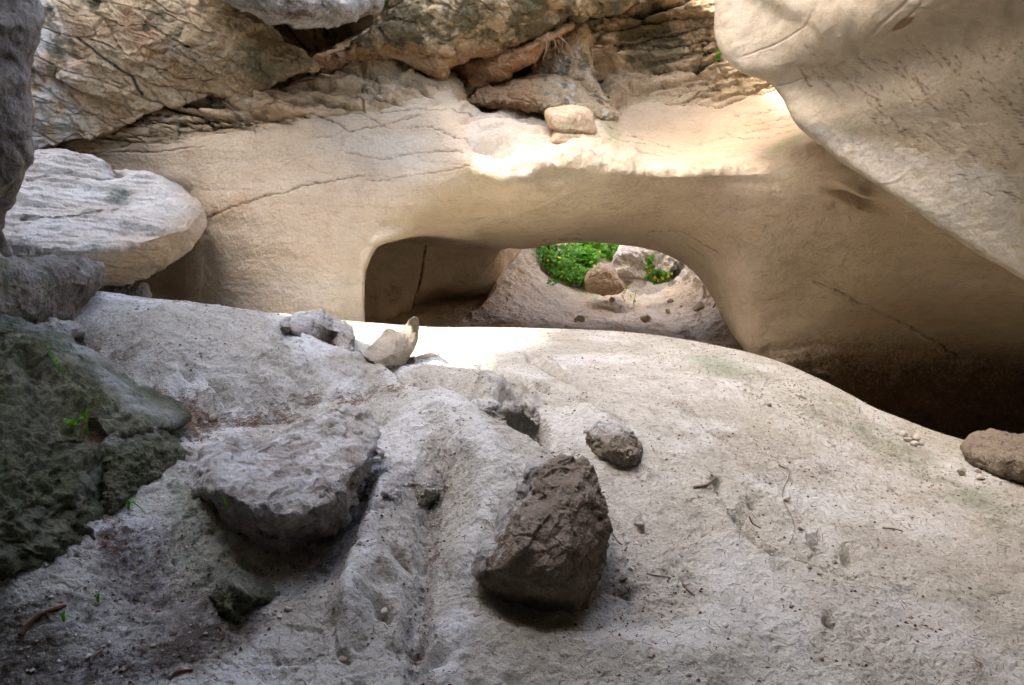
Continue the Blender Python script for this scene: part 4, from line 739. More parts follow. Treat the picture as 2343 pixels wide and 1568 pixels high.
H = .10*fbm(S0, 1.2, 4, seed=93)+.05*fbm(S0, .35, 5, .62, seed=94)+.15*chips(S0, .35, 51)+.2*chips(S0, .14, 52)-.12*gul+rk*(.5*chips(S0, .8, 53))
mk = masks(u.shape); mk[..., 3] = np.clip(rk*.8+.4*blob(u, v, 1400, 710, 130, 20)+.3*sst(.1, .5, fbm(S0, .7, 4, seed=97))*sst(1350, 1500, u), 0, 1)
mk[..., 0] = np.clip(.35*sst(.1, .5, fbm(S0, .4, 5, .6, seed=98))*sst(1330, 1100, u)*sst(720, 640, v)+.25*sst(745, 760, v), 0, 1); mk[..., 2] = .4*sst(1200, 1350, u)*sst(-.1, .5, fbm(S0, .8, 4, seed=99))*(1-rk); mk[..., 1] = .5*gline(u, v, [(1230,560),(1280,620),(1350,660)], 30)
SCG = S0+n*H[..., None]
scree = struct(mesh_from('scree_slope', SCG, grid_faces(*u.shape), M_scree, mk)); tag(scree, 'crumbly tan scree slope rising beyond the arch')
# inner dark wall of the side chamber: a convex rock drum
rowsI = []
for vrow, right, Yr in [(380,1230,13.2),(470,1215,13.1),(540,1196,12.9),(575,1184,12.7),(610,1160,12.4),(650,1138,12.3),(690,1110,12.3),(710,1090,12.3),(726,1080,12.3),(800,1060,12.3)]:
    rowsI.append([(640,vrow,11.2),(740,vrow,11.5),(800+.05*(right-1000),vrow,11.8),(right*.45+800*.55-10,vrow,12.2),(right-110,vrow,12.3+.02*max(vrow-640,0)),(right-45,vrow,12.2+.025*max(vrow-640,0)),(right-12,vrow,Yr+.03*max(vrow-640,0)),(right,vrow,Yr+.35),(right-10,vrow,Yr+1.0),(right-60,vrow,Yr+2.2)])
I0 = net(rowsI, 260, 360); n = normals(I0); u, v = uvof(I0)
H = .10*fbm(I0, 1.1, 4, seed=101)+.02*fbm(I0, .3, 4, seed=102)-.05*gline(u, v, [(975,560),(960,640),(945,720)], 3)
mk = masks(u.shape); mk[..., 0] = .8*gline(u+3*fbm(I0, .3, 3, seed=7), v, [(975,560),(960,640),(945,720)], 2)+.35*sst(.1, .5, fbm(I0, .5, 4, seed=103)); mk[..., 2] = .3*sst(0, .5, fbm(I0, .9, 4, seed=104))
inner = struct(mesh_from('chamber_wall', I0+n*H[..., None], grid_faces(*u.shape), M_wall, mk)); tag(inner, 'dark brown inner wall of the side chamber behind the arch')
# roof of that chamber and hill behind: closes it off from the sky
def sheet(name, rows, mat, nr=120, nc=160, amp=.15, label=None):
    A = netw(rows, nr, nc); nn_ = normals(A); o = mesh_from(name, A+nn_*(amp*fbm(A, 1.3, 5, seed=hash_(name)))[..., None], grid_faces(nr, nc), mat, masks(A.shape[:2])); struct(o)
    return tag(o, label)
sheet('chamber_roof', [[(-9,9.4,3.4),(-4,9.6,3.9),(-1,9.9,4.0),(.3,10.4,3.9),(1.6,10.9,3.5),(3,10.6,3.4),(5,10,3.2)],[(-9,11,3.1),(-4,11,3.3),(-1,11.3,3.1),(.2,11.6,3.1),(1.0,12.0,4.2),(3,11.6,5),(5,11.4,5)],[(-9,14.5,3.2),(-4,14.5,3.3),(-1.2,14,3.3),(-.4,13.4,3.4),(.4,12.3,4.8),(3,11.9,6.2),(6,11.7,6.5)]], M_wall, label='low dark ceiling of the side chamber')
sheet('far_cliff', [[(-9,16,-1),(-3,16.8,-1),(.5,19.5,1.0),(3,20,1),(6,17,0),(10,13,-1)],[(-9,16.4,4),(-3,17.2,4),(.8,20.5,5.0),(3,21,5),(6.5,18,5),(10,14,4)],[(-9,17,8),(-3,18,7.5),(.8,21.5,7),(3,22,7),(7,19,7.5),(10,15,8)]], M_scree, label='far rock slope closing the view beyond the arch', amp=.3)
rock('gully_boulder', [(1338,648),(1344,625),(1362,612),(1385,606),(1402,615),(1416,635),(1428,655),(1420,670),(1395,675),(1365,672),(1348,668)], 13.9, [(1370,635,.3),(1400,650,.35),(1350,655,.2)], .7, M_scree, slope=(0, -.3), amp=.05, na=160, nr=80,
     label='tan boulder at the foot of the green plants beyond the arch', cat='boulder', maskf=mchan(0, lambda u, v, P: {2: .4+0*u}))
rock('far_rock', [(1400,625),(1412,590),(1430,568),(1475,560),(1520,572),(1545,600),(1530,625),(1490,622),(1470,640),(1452,668),(1425,672),(1415,650)], 15.3, [(1440,610,.4),(1500,590,.35),(1440,650,.2)], .9, M_scree, slope=(0, -.3), amp=.10, na=240, nr=120,
     label='weathered pale rock right of the green plants beyond the arch', cat='rock', maskf=mchan(0, lambda u, v, P: {3: .75+0*u}), hf=lambda u, v, P: .08*fbm(P, .3, 4, seed=4, kind=1))
tick('f_far')
# ======================= THE UNSEEN ROCK ABOVE: blocks and shapes the light
SUN_EL, SUN_AZ = 52.0, -120.0       # azimuth: degrees from +Y (away from the viewer) towards +X
_el, _az = math.radians(SUN_EL), math.radians(SUN_AZ)
SD = np.array([math.sin(_az)*math.cos(_el), math.cos(_az)*math.cos(_el), math.sin(_el)])
# unseen left wall added to block the sun, with gaps cut for wanted patches
zz = np.linspace(-1, 23, 200)[:, None]; yy = np.linspace(-8, 19, 230)[None]; yy, zz = np.broadcast_arrays(yy, zz)
LW = np.stack([-8.3-.04*(zz-4)+0*yy, yy, zz], -1); LW[..., 0] += .5*fbm(LW, 3, 4, seed=120)
t1 = (LW[..., 2]-1.7)/SD[2]; q = LW-SD*t1[..., None]; qn = .35*fbm(q, .9, 4, .6, seed=121); qn2 = .35*fbm(q, .9, 4, .6, seed=123)
lit = [ground_at(a_, b_) for a_, b_ in [(800,812),(850,842),(930,848),(1010,832),(1100,802),(1180,788),(1230,768)]]
lit = [(p_[0], p_[1]) for p_ in lit]+[(.45,8.7),(-.3,8.9),(-1.7,8.8),(-2.1,8.0),(-2.0,7.2)]
in1 = inpoly(q[..., 0]+qn, q[..., 1]+qn2, lit, .001) > .5
t2 = (LW[..., 1]-8.35)/SD[1]; q2 = LW-SD*t2[..., None]; pu2, pv2 = uvof(q2); q2n = 12*fbm(q2, .35, 4, .6, seed=122)
t3 = (LW[..., 1]-9.6)/SD[1]; q3 = LW-SD*t3[..., None]; pu3, pv3 = uvof(q3)
pu4, pv4 = uvof(LW-SD*((LW[..., 1]-8.0)/SD[1])[..., None])
in2 = (inpoly(pu2+q2n, pv2+q2n, [(1050,325),(1085,318),(1130,352),(1180,372),(1290,364),(1300,372),(1320,392),(1240,395),(1200,392),(1160,425),(1110,390),(1060,352)], 1)+inpoly(pu3+q2n, pv3+q2n, [(1070,228),(1150,235),(1200,245),(1205,262),(1180,262),(1090,254)], 1) > .5) & (q2[..., 0] < 4) & (t2 > 6)
fc = grid_faces(*LW.shape[:2]); hole = (in1 | in2).ravel(); fc = fc[~hole[fc].any(1)]
lw = struct(mesh_from('sun_blocker_wall', LW, fc, M_rough, masks(LW.shape[:2]))); tag(lw, 'unseen rock wall added at the left to block all but shafts of sun')
sheet('gorge_rim', [[(-9,9.6,4.5),(-4,10.6,5),(0,11.2,5.5),(4,10.8,5.5),(9,9,5)],[(-9,10.0,7),(-4,11.2,7),(0,11.9,7),(4,11.5,7),(9,9.6,7)],[(-9,10.6,8.2),(-4,11.6,8),(0,12.2,7.8),(4,12,7.6),(9,10.2,8)]], M_rough, label='broken rim of the cliff above the arch', amp=.4)
sheet('cave_roof', [[(-9,4.4,6.8),(-5,3.8,6.2),(-2,2.3,5.9),(0,1.3,5.8),(2.2,3.0,5.6),(5,5,5.5),(10,6,5.5)],[(-9,4.0,5.4),(-5,3.4,5.0),(-2,2.0,4.7),(0,.9,4.5),(2,2.2,4.3),(5,3,4),(10,3,4)],[(-9,-1,4.6),(-5,-1,4.2),(-2,-1.2,3.9),(0,-1.2,3.8),(2,0,3.7),(5,0,3.4),(10,0,3)],[(-9,-4,4),(-5,-4,4),(-2,-4,3.8),(0,-4,3.6),(2,-4,3.4),(5,-4,3),(10,-4,2.6)],[(-9,-7,-1),(-5,-7.4,-1),(-2,-7.6,-1),(0,-7.6,-1),(2,-7.5,-1),(5,-7.2,-1),(10,-7,-1)]], M_roof, label='unseen rock ceiling above and behind the viewpoint, shaped to shade the foreground', nr=160, nc=160)  # unseen ceiling, front edge extended to darken the lower left
sheet('cave_side_wall', [[(7.5,-8,-2),(8,-2,-2),(8.4,4,-2),(8.6,9,-2),(8.6,14,-2)],[(7.5,-8,3),(7.9,-2,3),(8,4,3.2),(8.2,9,4),(8.4,14,4)],[(7.5,-8,8),(7.8,-2,8),(8,4,8),(8.2,9,8),(8.2,14,8)]], M_wall, label='rock wall closing the cavern at the right')
sheet('lower_floor', [[(-12,-9,-.9),(-6,-9,-.9),(0,-9,-.9),(6,-9,-.9),(12,-9,-.9)],[(-12,0,-.9),(-6,0,-.7),(0,0,-.6),(6,0,-.7),(12,0,-.9)],[(-12,2.4,-.6),(-6,2.6,0),(0,2.7,.05),(6,2.7,-.1),(12,2.4,-.4)],[(-12,8,-.6),(-6,8,-.6),(0,8,-.6),(6,8,-.6),(12,8,-.6)],[(-12,24,-.9),(-6,24,-.9),(0,24,-.9),(6,24,-.9),(12,24,-.9)]], M_ground, label='cave floor under and behind the viewpoint', amp=.08)
tick('g')
# ======================= SMALL THINGS
_SU, _SV = uvof(SCG); _WU, _WV = uvof(WV)
def surf(G, U, V, u, v):
    d = (U-u)**2+(V-v)**2; d = np.where(G[..., 1] > 0.5, d, 1e9); i = np.unravel_index(d.argmin(), d.shape); return G[i]
def on_scree(u, v): return surf(SCG, _SU, _SV, u, v)
def on_wall(u, v): return surf(WV, _WU, _WV, u, v)
import bmesh
def ico(sub):
    bm = bmesh.new(); bmesh.ops.create_icosphere(bm, subdivisions=sub, radius=1.0)
    V = np.array([v.co[:] for v in bm.verts]); Fc = np.array([[v.index for v in f.verts] for f in bm.faces]); bm.free(); return V, Fc
IC2, IF2 = ico(3); IC4, IF4 = ico(4)
def stone(name, p, size, mat, label, cat='stone', group=None, asp=(1, .8, .7), seed=1, sink=.25, big=False, rough_=.3):
    V, Fc = (IC4, IF4) if big else (IC2, IF2)
    # chop by random planes for an angular look
    r = np.random.default_rng(seed); W = V.copy()
    for k in range(9):
        nrm = r.normal(size=3); nrm /= np.linalg.norm(nrm); dd = W@nrm; c = r.uniform(.35, .8); W = W-np.maximum(dd-c, 0)[:, None]*nrm*.92
    a = r.uniform(0, 6.28); Rz = np.array([[math.cos(a), -math.sin(a), 0], [math.sin(a), math.cos(a), 0], [0, 0, 1]])
    W = (W*np.array(asp))@Rz.T*size*.55; nn_ = W/(np.linalg.norm(W, axis=1, keepdims=True)+1e-9)
    W = W+nn_*(rough_*size*.25*fbm(W+seed*3.3, size*.5, 4, .6, seed=seed))[:, None]
    W[:, 2] += -W[:, 2].min()*(1-sink)-0
    o = mesh_from(name, W+np.asarray(p), Fc, mat, np.zeros((len(W), 4)), loc=[float(x) for x in p]); return tag(o, label, cat, group)
def px(n, p): return n*float(p[1])/F       # n photo units as metres at that distance
for k, (u, v, s, lab) in enumerate([(488,952,30,'brown pebble among fallen needles behind the slabby boulder'), (662,1392,20,'pale pebble right of the half buried stone'), (880,1400,34,'crumbly pale lump in the lower gully left of the leaning boulder'),
    (783,1503,26,'dark pebble at the bottom left of the lower gully'), (1467,1196,24,'grey pebble on the slope right of the leaning boulder'), (1427,1324,22,'brown pebble beside the foot of the leaning boulder'), (640,1410,14,'tiny pale chip below the half buried stone'),
    (1800,1143,18,'small brown stone near the curved pale stick'), (2235,1075,20,'pale stone left of the right edge boulder'), (2200,1080,24,'whitish flat stone in the green band at the right'), (1835,906,18,'pale stone in the stony band near the crest'), (1760,925,14,'small grey stone in the stony band near the crest'),
    (1855,1088,12,'tiny stone on the right slope under the twig'), (1340,985,16,'pebble beside the floor boulder'), (1375,973,14,'dark pebble above the floor boulder'), (1000,810,10,'pebble behind the flat slab'), (1900,1330,16,'dark pebble in the gravel trough'), (1830,1210,14,'grey pebble beside the gravel trough'),
    (200,1500,18,'white chip in the dark soil at the lower left'), (250,1470,14,'round white pebble in the dark soil'), (430,1480,12,'small bright pebble on the dark soil'), (1870,1310,14,'blackish pebble at the end of the trough'), (2240,1090,20,'broken pale stone near the right edge')]):
    p = ground_at(u, v+s*.3); stone('pebble', p, px(s, p), [M_tan, M_grey, M_brown][k % 3] if 'pale' not in lab and 'white' not in lab else M_white, lab, 'pebble', 'loose pebbles on the cave floor', seed=k+3, rough_=.7)
rs = np.random.default_rng(3)
for k, (du, dv, s) in enumerate([(0,0,22),(16,4,24),(30,10,22),(42,22,16),(-14,-4,14),(10,14,20),(26,24,18)]):
    p = ground_at(2066+du, 998+dv); stone('white_stone', p, px(s, p), M_white, 'small bright white stone in the little heap on the right slope', 'stone', 'heap of white stones', seed=40+k, sink=.1, rough_=.6)
for k, (u, v, s, lab) in enumerate([(1327,738,28,'brown block stone on the floor behind the crest, under the gully'), (1478,735,26,'dark brown stone behind the crest, right of the brown block stone'), (1240,735,16,'small dark stone behind the crest, left of the brown block stone'), (1527,716,16,'blackish pebble at the foot of the far right slope'),
    (1533,692,20,'flat grey stone on the far right slope'), (1402,690,18,'small grey stone in the bottom of the gully'), (1558,703,10,'tiny dark pebble on the far right slope'), (1420,705,12,'brown pebble in the bottom of the gully'), (1600,710,34,'wide flat brown stone near the right leg of the arch')]):
    p = on_scree(u, v); stone('far_stone', p, px(s, p), M_tan if k in (2, 4, 8) else M_scree, lab, 'stone', 'stones beyond the arch', seed=60+k, big=k < 2, rough_=.2)
# ---- sticks and twigs: tapered tubes laid on the ground
def tube(P, r0, r1, k=7):
    P = np.array(P, float); P = catrom(P, np.linspace(0, len(P)-1, (len(P)-1)*6+1)); T = np.gradient(P, axis=0); T /= np.linalg.norm(T, axis=1, keepdims=True)+1e-9
    a = np.cross(T, [.13, .2, .97]); a /= np.linalg.norm(a, axis=1, keepdims=True)+1e-9; b = np.cross(T, a); R = np.linspace(r0, r1, len(P))[:, None, None]
    th = np.linspace(0, 2*math.pi, k, endpoint=False)[None, :, None]; V = P[:, None]+R*(a[:, None]*np.cos(th)+b[:, None]*np.sin(th)); n = len(P)
    f = [tuple(x) for x in grid_faces(n, k, True)]; f += [tuple(range(k))[::-1], tuple(range((n-1)*k, n*k))]
    return V.reshape(-1, 3), f
def join(parts):
    V = []; Fc = []; o = 0
    for v, f in parts: V.append(v); Fc += [tuple(int(i)+o for i in x) for x in f]; o += len(v)
    return np.concatenate(V), Fc
def stick(name, uvs, r0, r1, mat, label, cat, lift=.6, extra=()):
    def path(q): return [ground_at(a, b)+np.array([0, 0, r0*lift+ .004]) for a, b in q]
    ps = [tube(path(uvs), r0, r1)]+[tube(path(q), r0*.6, r1*.5) for q in extra]
    V, Fc = join(ps); return tag(mesh_from(name, V, Fc, mat, loc=[float(x) for x in V.mean(0)]), label, cat)
stick('bark_strip', [(46,1462),(62,1440),(84,1420),(104,1407),(126,1400),(150,1392)], .012, .006, M_dwood, 'curved reddish brown bark stick at the lower left corner', 'stick', extra=[[(104,1407),(112,1420)]])
stick('stick', [(1588,1119),(1600,1117),(1616,1115),(1626,1106),(1640,1096)], .010, .004, M_wood, 'short pale curved stick on the slope right of the leaning boulder', 'stick')
stick('twig', [(1780,1066),(1792,1072),(1806,1080),(1804,1095),(1794,1112),(1790,1130),(1792,1150),(1804,1172),(1814,1192),(1817,1212),(1812,1232),(1806,1245)], .0035, .002, M_wood, 'long thin wavy twig hanging down the right slope', 'twig')
stick('stick', [(2020,1211),(2040,1213),(2062,1217)], .005, .004, M_wood, 'short straight dark stick lying on the right slope', 'stick')
stick('twig', [(1392,1204),(1400,1222),(1412,1240),(1425,1250)], .004, .003, M_wood, 'thin twig leaning against the right flank of the leaning boulder', 'twig')
stick('twig', [(386,1560),(400,1545),(425,1538),(440,1537)], .006, .004, M_dwood, 'dark twig at the bottom edge left of centre', 'twig')
stick('twig', [(205,1520),(216,1505),(235,1490)], .006, .004, M_wood, 'pale broken twig in the dark soil at the lower left', 'twig')
stick('twig', [(1562,1340),(1576,1356),(1590,1366)], .006, .003, M_wood, 'short pale twig below the slope on the right of the leaning boulder', 'twig')
stick('twig', [(1480,1316),(1510,1320),(1535,1324)], .004, .003, M_wood, 'thin twig with a bit of bark right of the leaning boulder foot', 'twig')
stick('twig', [(1715,1185),(1722,1200),(1740,1212)], .004, .002, M_dwood, 'dark rootlet across the gravel trough', 'twig')
def pole(u0, v0, u1, v1, r, lab, mat=M_white, dy=-.25):
    p = on_scree(u0, v0)+np.array([0, dy, 0]); q = pt(u1, v1, p[1]-.05); m = (p+q)/2+np.array([.02, 0, .01]); V, Fc = tube([p, m, q], r, r*.7); return tag(mesh_from('stick', V, Fc, mat, loc=[float(x) for x in p]), lab, 'stick')
pole(1602,684,1608,652,.035,'pale upright splinter of stone at the right foot of the arch'); pole(1622,706,1636,690,.015,'short stick propped at the right foot of the arch', M_wood); pole(1638,706,1650,692,.012,'second short stick propped lower at the right foot of the arch', M_wood)
# ---- plants
def leafset(cen, rad, n, size, seed, flat=.5, leafk=1.0):
    "cloud of small folded leaves on short stalks"
    r = np.random.default_rng(seed); V = []; Fc = []
    for k in range(n):
        d = r.normal(size=3); d /= np.linalg.norm(d); q = cen+d*np.array(rad)*r.uniform(.25, 1)**.6
        s = size*r.uniform(.5, 1.4); ax = r.normal(size=3)+np.array([0, -.5, .6]); ax /= np.linalg.norm(ax); t = np.cross(ax, r.normal(size=3)); t /= np.linalg.norm(t); bN = np.cross(ax, t)
        o = len(V)
        V += [q-t*s*.5, q-t*s*.1+bN*s*.32*leafk-ax*s*.06, q+t*s*.3+bN*s*.26*leafk-ax*s*.08, q+t*s*.62, q+t*s*.3-bN*s*.26*leafk-ax*s*.08, q-t*s*.1-bN*s*.32*leafk-ax*s*.06, q+t*s*.1+ax*s*.05]
        Fc += [(o, o+1, o+6), (o+1, o+2, o+6), (o+2, o+3, o+6), (o+3, o+4, o+6), (o+4, o+5, o+6), (o+5, o, o+6)]
    return np.array(V), Fc
def plant(name, base, tops, n, size, label, cat='plant', group=None, seed=1, flowers=0, mat=M_leaf, rad=(.18, .14, .16), stem_r=.008, mat2=None):
    root = bpy.data.objects.new(name, None); COL.objects.link(root); root.location = Vector([float(x) for x in base]); tag(root, label, cat, group)
    loc = np.asarray(base, float); st = []; lv = []; fl = []; r = np.random.default_rng(seed)
    nfl = 0
    for k, t in enumerate(tops):
        t = np.asarray(t, float); mid = (loc+t)/2+r.normal(size=3)*.03; st.append(tube([loc, mid, t], stem_r, stem_r*.4, 5)); lv.append(leafset(t, rad, n, size, seed*31+k)); lv.append(leafset(mid, np.array(rad)*.7, n//2, size, seed*37+k))
        for j in range(flowers):
            q = t+r.normal(size=3)*np.array(rad)*.8+np.array([0, -rad[1]*.8, rad[2]*.3]); nfl += 1; fl.append(leafset(q, (.012, .012, .012), 5, size*.6, seed*41+k*7+j)) if nfl < 10 else None
    for V, Fc in fl: mesh_from('flower', V-loc, Fc, M_flower, smooth=False).parent = root
    for nm, ps, m in (('stems', st, mat), ('leaves', lv, mat2 or mat)):
        if ps: V, Fc = join(ps); o = mesh_from(nm, V-loc, Fc, m, smooth=False); o.parent = root; o['kind'] = 'stuff' if nm == 'leaves' else o.get('kind', ''); 
        if ps and nm != 'leaves': del o['kind']
    return root
rs = np.random.default_rng(77)
bush = [((1262,575),1.0,'green plant mass at the top left of the gully'), ((1300,600),1.0,'dense green plant in the middle of the gully'), ((1340,580),1.0,'green plant at the top right of the gully below the arch'), ((1300,640),.7,'feathery green plant hanging lowest left in the gully'), ((1332,648),.6,'feathery green plant just left of the tan gully boulder'),
        ((1385,575),.9,'yellowish green plant beside the pale far rock'), ((1262,612),.6,'green plant on the left bank of the gully'), ((1340,612),.7,'bright leaved plant above the tan gully boulder'), ((1405,598),.4,'small green plant creeping over the pale far rock')]
for k, ((u, v), s, lab) in enumerate(bush):
    b = on_scree(u, v+14*s); tops = [b+np.array([rs.normal(0, .22*s), -.15+rs.normal(0, .12), .12+abs(rs.normal(.12, .16))*s]) for _ in range(11)]
    plant('wild_plant', b, tops, 42, .075, lab, 'plant', 'wild plants in the gully', seed=100+k, flowers=2 if k in (0, 2, 3, 5) else 0, mat=M_leaf, mat2=M_leaf2 if k in (5, 7) else M_leaf, rad=(.19*s+.03, .16*s, .16*s+.03))
b = pt(1497, 652, 13.6); plant('wild_plant', b, [b+np.array([x, -.15, z]) for x, z in [(-.12,.30),(.03,.22),(.14,.15),(-.05,.12),(.1,.08),(-.1,.42)]], 26, .085, 'separate green plant with yellow flowers on the pale far slope', 'plant', seed=140, flowers=2, rad=(.09, .07, .07))
b = on_scree(1262, 652); plant('wild_plant', b, [b+np.array([-.05, -.08, .08]), b+np.array([.07, -.08, .05])], 12, .06, 'tiny green plant on the brown scree left of the gully', 'plant', seed=141, rad=(.05, .04, .04))
for k, (u, v) in enumerate([(1340,600+90),(1322,668),(1352,690),(1518,640)]):
    b = on_scree([1438,1430,1450,1530][k], [668,690,700,655][k]); plant('wild_flower', b, [b+np.array([.02, -.12, .22]), b+np.array([-.06, -.12, .14])], 3, .05, 'thin stalk with small yellow flowers on the far slope', 'flower', 'yellow flower stalks on the far slope', seed=150+k, flowers=2, rad=(.04, .03, .05), stem_r=.005)
def sprig(u, v, surfn, s, lab, seed, n=14, size=.03, mat=M_leaf2, dz=.0, dy=-.03):
    b = surfn(u, v)+np.array([0, dy, 0]); r = np.random.default_rng(seed)
    plant('sprig', b, [b+np.array([r.normal(0, s), -abs(r.normal(0, s)), abs(r.normal(s, s*.5))]) for _ in range(3)], n, size, lab, 'small plant', seed=seed, mat=mat, rad=(s*.6, s*.5, s*.5), stem_r=.003)
sprig(1372, 236, on_wall, .05, 'tiny green sprig at the foot of the rubble spur', 165, size=.035)
sprig(1350, 218, on_wall, .07, 'small green sprig on the broken cliff right of the rubble spur', 160, size=.04)
sprig(1637, 138, on_wall, .05, 'small green sprig in the dark crack near the pale roof edge', 161, size=.04)
_mb = [o for o in bpy.data.objects if o.name.startswith('mossy_boulder')][0]
def on_obj(o):
    V = np.empty(len(o.data.vertices)*3, np.float32); o.data.vertices.foreach_get('co', V); V = V.reshape(-1, 3)+np.array(o.location); Uo, Vo = uvof(V)
    def f(u, v):
        d = (Uo-u)**2+(Vo-v)**2; idx = np.argsort(d)[:6]; return V[idx[V[idx, 1].argmin()]].astype(float)
    return f
omb = on_obj(_mb)
_wb = [o for o in bpy.data.objects if o.name == 'overhanging_crag'][0]; sprig(878, 24, on_obj(_wb), .05, 'green sprig in the cleft beside the jammed grey boulder', 162, size=.04)
sprig(168, 978, omb, .03, 'tiny clover sprig growing on the mossy boulder', 163, n=9, size=.02); sprig(128, 828, omb, .018, 'tiny bright sprig high on the mossy boulder', 164, n=7, size=.015)
def grass(u, v, blades, lab, seed, fn, dy=-.02):
    b = fn(u, v)+np.array([0, dy, 0]); root = bpy.data.objects.new('grass_tuft', None); COL.objects.link(root); root.location = Vector([float(x) for x in b]); tag(root, lab, 'grass tuft'); r = np.random.default_rng(seed)
    for (dx, dz, bend) in blades:
        p0 = np.zeros(3); p2 = np.array([dx, -.02, dz]); p1 = p2*.5+np.array([-dx*.3, 0, bend]); P = catrom(np.array([p0, p1, p2]), np.linspace(0, 2, 13)); w_ = .0045*np.sin(np.linspace(.25, 1, 13)*math.pi)[:, None]+.0004
        s = np.array([.8, .35, .3]); V = np.concatenate([P-w_*s, P+w_*s]); Fc = [(i, i+1, 14+i, 13+i) for i in range(12)]; o = mesh_from('blade', V, Fc, M_leaf2); o.parent = root
grass(210, 993, [(.015,.13,.05),(-.01,.05,.02)], 'upright green seed stalk on the mossy boulder', 1, omb, -.04)
grass(300, 1165, [(.07,.03,.03),(-.02,.08,.02),(.10,-.02,.05),(.01,.05,0)], 'bright green grass tuft at the foot of the mossy block', 2, ground_at)
_sb = on_obj([o for o in bpy.data.objects if o.name == 'slab_boulder'][0]); grass(527, 1165, [(-.055,.055,.03),(.0,.06,.0)], 'single bent grass blade on the face of the slabby boulder', 3, _sb, -.03)
grass(232, 1375, [(.02,.05,.01),(-.03,.03,.01),(.04,.03,.02)], 'small green seedling on the dark soil', 4, ground_at); grass(152, 1420, [(.02,.06,.01),(-.04,.03,.02),(.05,.02,.02)], 'green weed beside the bark stick', 5, ground_at); grass(560, 1300, [(.03,.05,.01),(.06,.03,.02)], 'faint grass blades behind the half buried stone', 6, ground_at)
# hanging roots
R_ = []; r = np.random.default_rng(8)
top = pt(1262, 84, 8.75)
for k in range(11):
    a = top+np.array([r.normal(0, .05), r.normal(0, .05), r.normal(0, .03)]); L_ = r.uniform(.15, .38); sx = r.normal(0, .05)
    R_.append(tube([a, a+np.array([sx*.3, 0, -L_*.4]), a+np.array([sx, r.normal(0, .03), -L_])], .004, .0015, 5))
a = top+np.array([.06, 0, .02]); R_.append(tube([a, a+np.array([.12, 0, -.12]), a+np.array([.18, 0, -.32]), a+np.array([.02, 0, -.30])], .006, .004, 5))
V, Fc = join(R_); tag(mesh_from('hanging_roots', V, Fc, M_root, loc=[float(x) for x in top]), 'dry roots hanging in front of the rubble spur', 'roots')
# ---- loose stuff
wts = GMK[..., 2][:, :]; vis_rows = slice(NB, None)
def scatter(weight, n, seed):
    w_ = weight[vis_rows].astype(float); area = np.gradient(GX, axis=0); area = np.linalg.norm(np.cross(area, np.gradient(GX, axis=1)), axis=-1); w_ = (w_*area*(GX[..., 1] < 9)).ravel()
    r = np.random.default_rng(seed); c = np.cumsum(w_); i = np.searchsorted(c, r.uniform(0, c[-1], n)); P = GX.reshape(-1, 3)[i]; return P+r.normal(0, .002, P.shape)*[1, 1, 0], r
P, r = scatter(np.clip(wts-.03, 0, 1)**1.4+.004, 11000, 1); n = len(P); a = r.uniform(0, math.pi, n); L_ = r.uniform(.006, .018, n); d = np.stack([np.cos(a), np.sin(a), r.normal(.25, .25, n)], -1)*L_[:, None]; s = np.stack([-np.sin(a), np.cos(a), 0*a], -1)*.0013
z = np.array([0, 0, .004]); z2 = np.array([0, 0, .006])
V = np.stack([P-d-s+z, P-d+s+z, P+d+s+z, P+d-s+z, P-d+z2, P+d+z2], 1).reshape(-1, 3); b = np.arange(n)[:, None, None]*6; Fc = (b+np.array([[0, 4, 5, 3], [4, 1, 2, 5], [0, 3, 2, 1]])[None]).reshape(-1, 4)
tag(mesh_from('fallen_needles', V, Fc, M_needle, smooth=False), 'drifts of reddish fallen needles in the hollows of the floor', None, None, 'stuff')
OV = np.array([(1, 0, 0), (0, 1, 0), (-1, 0, 0), (0, -1, 0), (0, 0, 1), (0, 0, -.6)], float); OF = np.array([(0, 1, 4), (1, 2, 4), (2, 3, 4), (3, 0, 4), (1, 0, 5), (2, 1, 5), (3, 2, 5), (0, 3, 5)])
def crumbs(name, weight, n, lo, hi, mat, label, seed):
    P, r = scatter(weight, n, seed); a = r.uniform(0, 6.28, n); S = lo*(hi/lo)**(r.uniform(0, 1, n)**2.2)
    J = OV[None]*r.uniform(.55, 1.3, (n, 6, 1))*S[:, None, None]; J[..., 2] *= .7
    ca, sa = np.cos(a)[:, None], np.sin(a)[:, None]; V = np.stack([J[..., 0]*ca-J[..., 1]*sa*.8, J[..., 0]*sa+J[..., 1]*ca*.8, J[..., 2]], -1)+P[:, None]+np.array([0, 0, .001])
    Fc = (np.arange(n)[:, None, None]*6+OF[None]).reshape(-1, 3); tag(mesh_from(name, V.reshape(-1, 3), Fc, mat, smooth=False), label, None, None, 'stuff')
gw = .05+.9*gline(gu, gv, [(1690,1195),(1760,1262),(1830,1300),(1960,1340)], 18)*.9+1.0*gline(gu, gv, [(1760,870),(1900,960),(2100,1080),(2342,1180)], 50)*sst(-.4, .3, fbm(G0, .3, 3, seed=200))+.5*gline(gu, gv, [(985,1100),(965,1330),(950,1450),(960,1600)], 40)+.5*blob(gu, gv, 960, 830, 50, 12)+.35*GMK[..., 0]
crumbs('gravel', gw, 9000, .0025, .018, M_gravel, 'loose gravel strewn over the cave floor', 2)
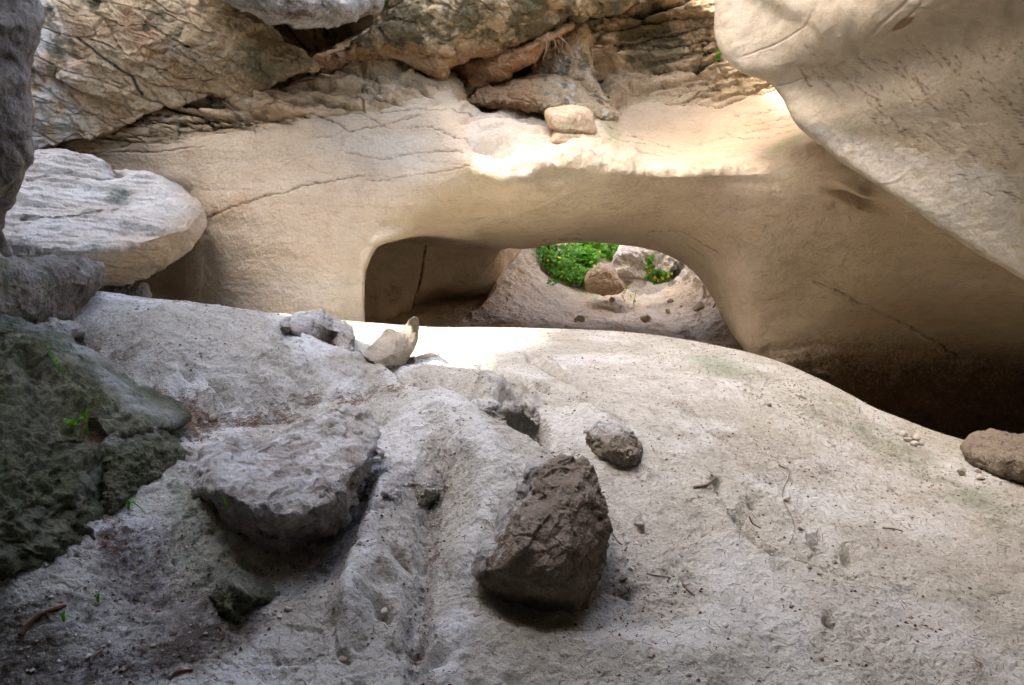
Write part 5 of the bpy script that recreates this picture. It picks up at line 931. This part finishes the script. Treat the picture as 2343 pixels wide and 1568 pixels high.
crumbs('pale_chips', gw*.5+.02+.12*GMK[..., 0], 1600, .003, .014, M_white, 'pale stone chips scattered over the cave floor', 3)
crumbs('soil_crumbs', np.clip(GMK[..., 0]*1.2, 0, 1)+.03, 7000, .0025, .012, M_dwood, 'dark crumbs of soil and bark on the floor', 4)
tick('small')
# ======================= CAMERA, LIGHT
cam = bpy.data.cameras.new('camera'); cam.lens = 36*F/2342.; cam.sensor_width = 36; cam.clip_end = 500; cam.clip_start = .05
co = bpy.data.objects.new('camera', cam); COL.objects.link(co); co.location = (0, 0, CZ); co.rotation_euler = (math.radians(90), 0, 0); scene.camera = co

w = bpy.data.worlds.new('World'); scene.world = w; w.use_nodes = True; nt = w.node_tree
bg = nt.nodes['Background']; sky = nt.nodes.new('ShaderNodeTexSky'); sky.sky_type = 'NISHITA'; sky.sun_disc = False; sky.dust_density = 4.0; sky.air_density = .7; sky.ozone_density = .3
sky.sun_elevation = math.radians(SUN_EL); sky.sun_rotation = math.radians(SUN_AZ); nt.links.new(sky.outputs[0], bg.inputs[0]); bg.inputs[1].default_value = .15
sl = bpy.data.lights.new('sun', 'SUN'); sl.energy = 2.0; sl.angle = math.radians(1.6); sl.color = (1, .95, .86)
so = bpy.data.objects.new('sun', sl); COL.objects.link(so)
el, az = math.radians(SUN_EL), math.radians(SUN_AZ)
dirv = Vector((math.sin(az)*math.cos(el), math.cos(az)*math.cos(el), math.sin(el)))
so.rotation_euler = dirv.to_track_quat('Z', 'Y').to_euler()
scene.view_settings.view_transform = 'Standard'; scene.view_settings.look = 'None'; scene.view_settings.exposure = 3.2; scene.cycles.use_denoising = True; scene.cycles.denoiser = 'OPENIMAGEDENOISE'; scene.cycles.denoising_input_passes = 'RGB_ALBEDO_NORMAL'; scene.cycles.denoising_prefilter = 'ACCURATE'; scene.view_settings.gamma = 1
scene.cycles.max_bounces = 7; scene.cycles.diffuse_bounces = 5; scene.cycles.use_adaptive_sampling = True; scene.cycles.adaptive_threshold = .03
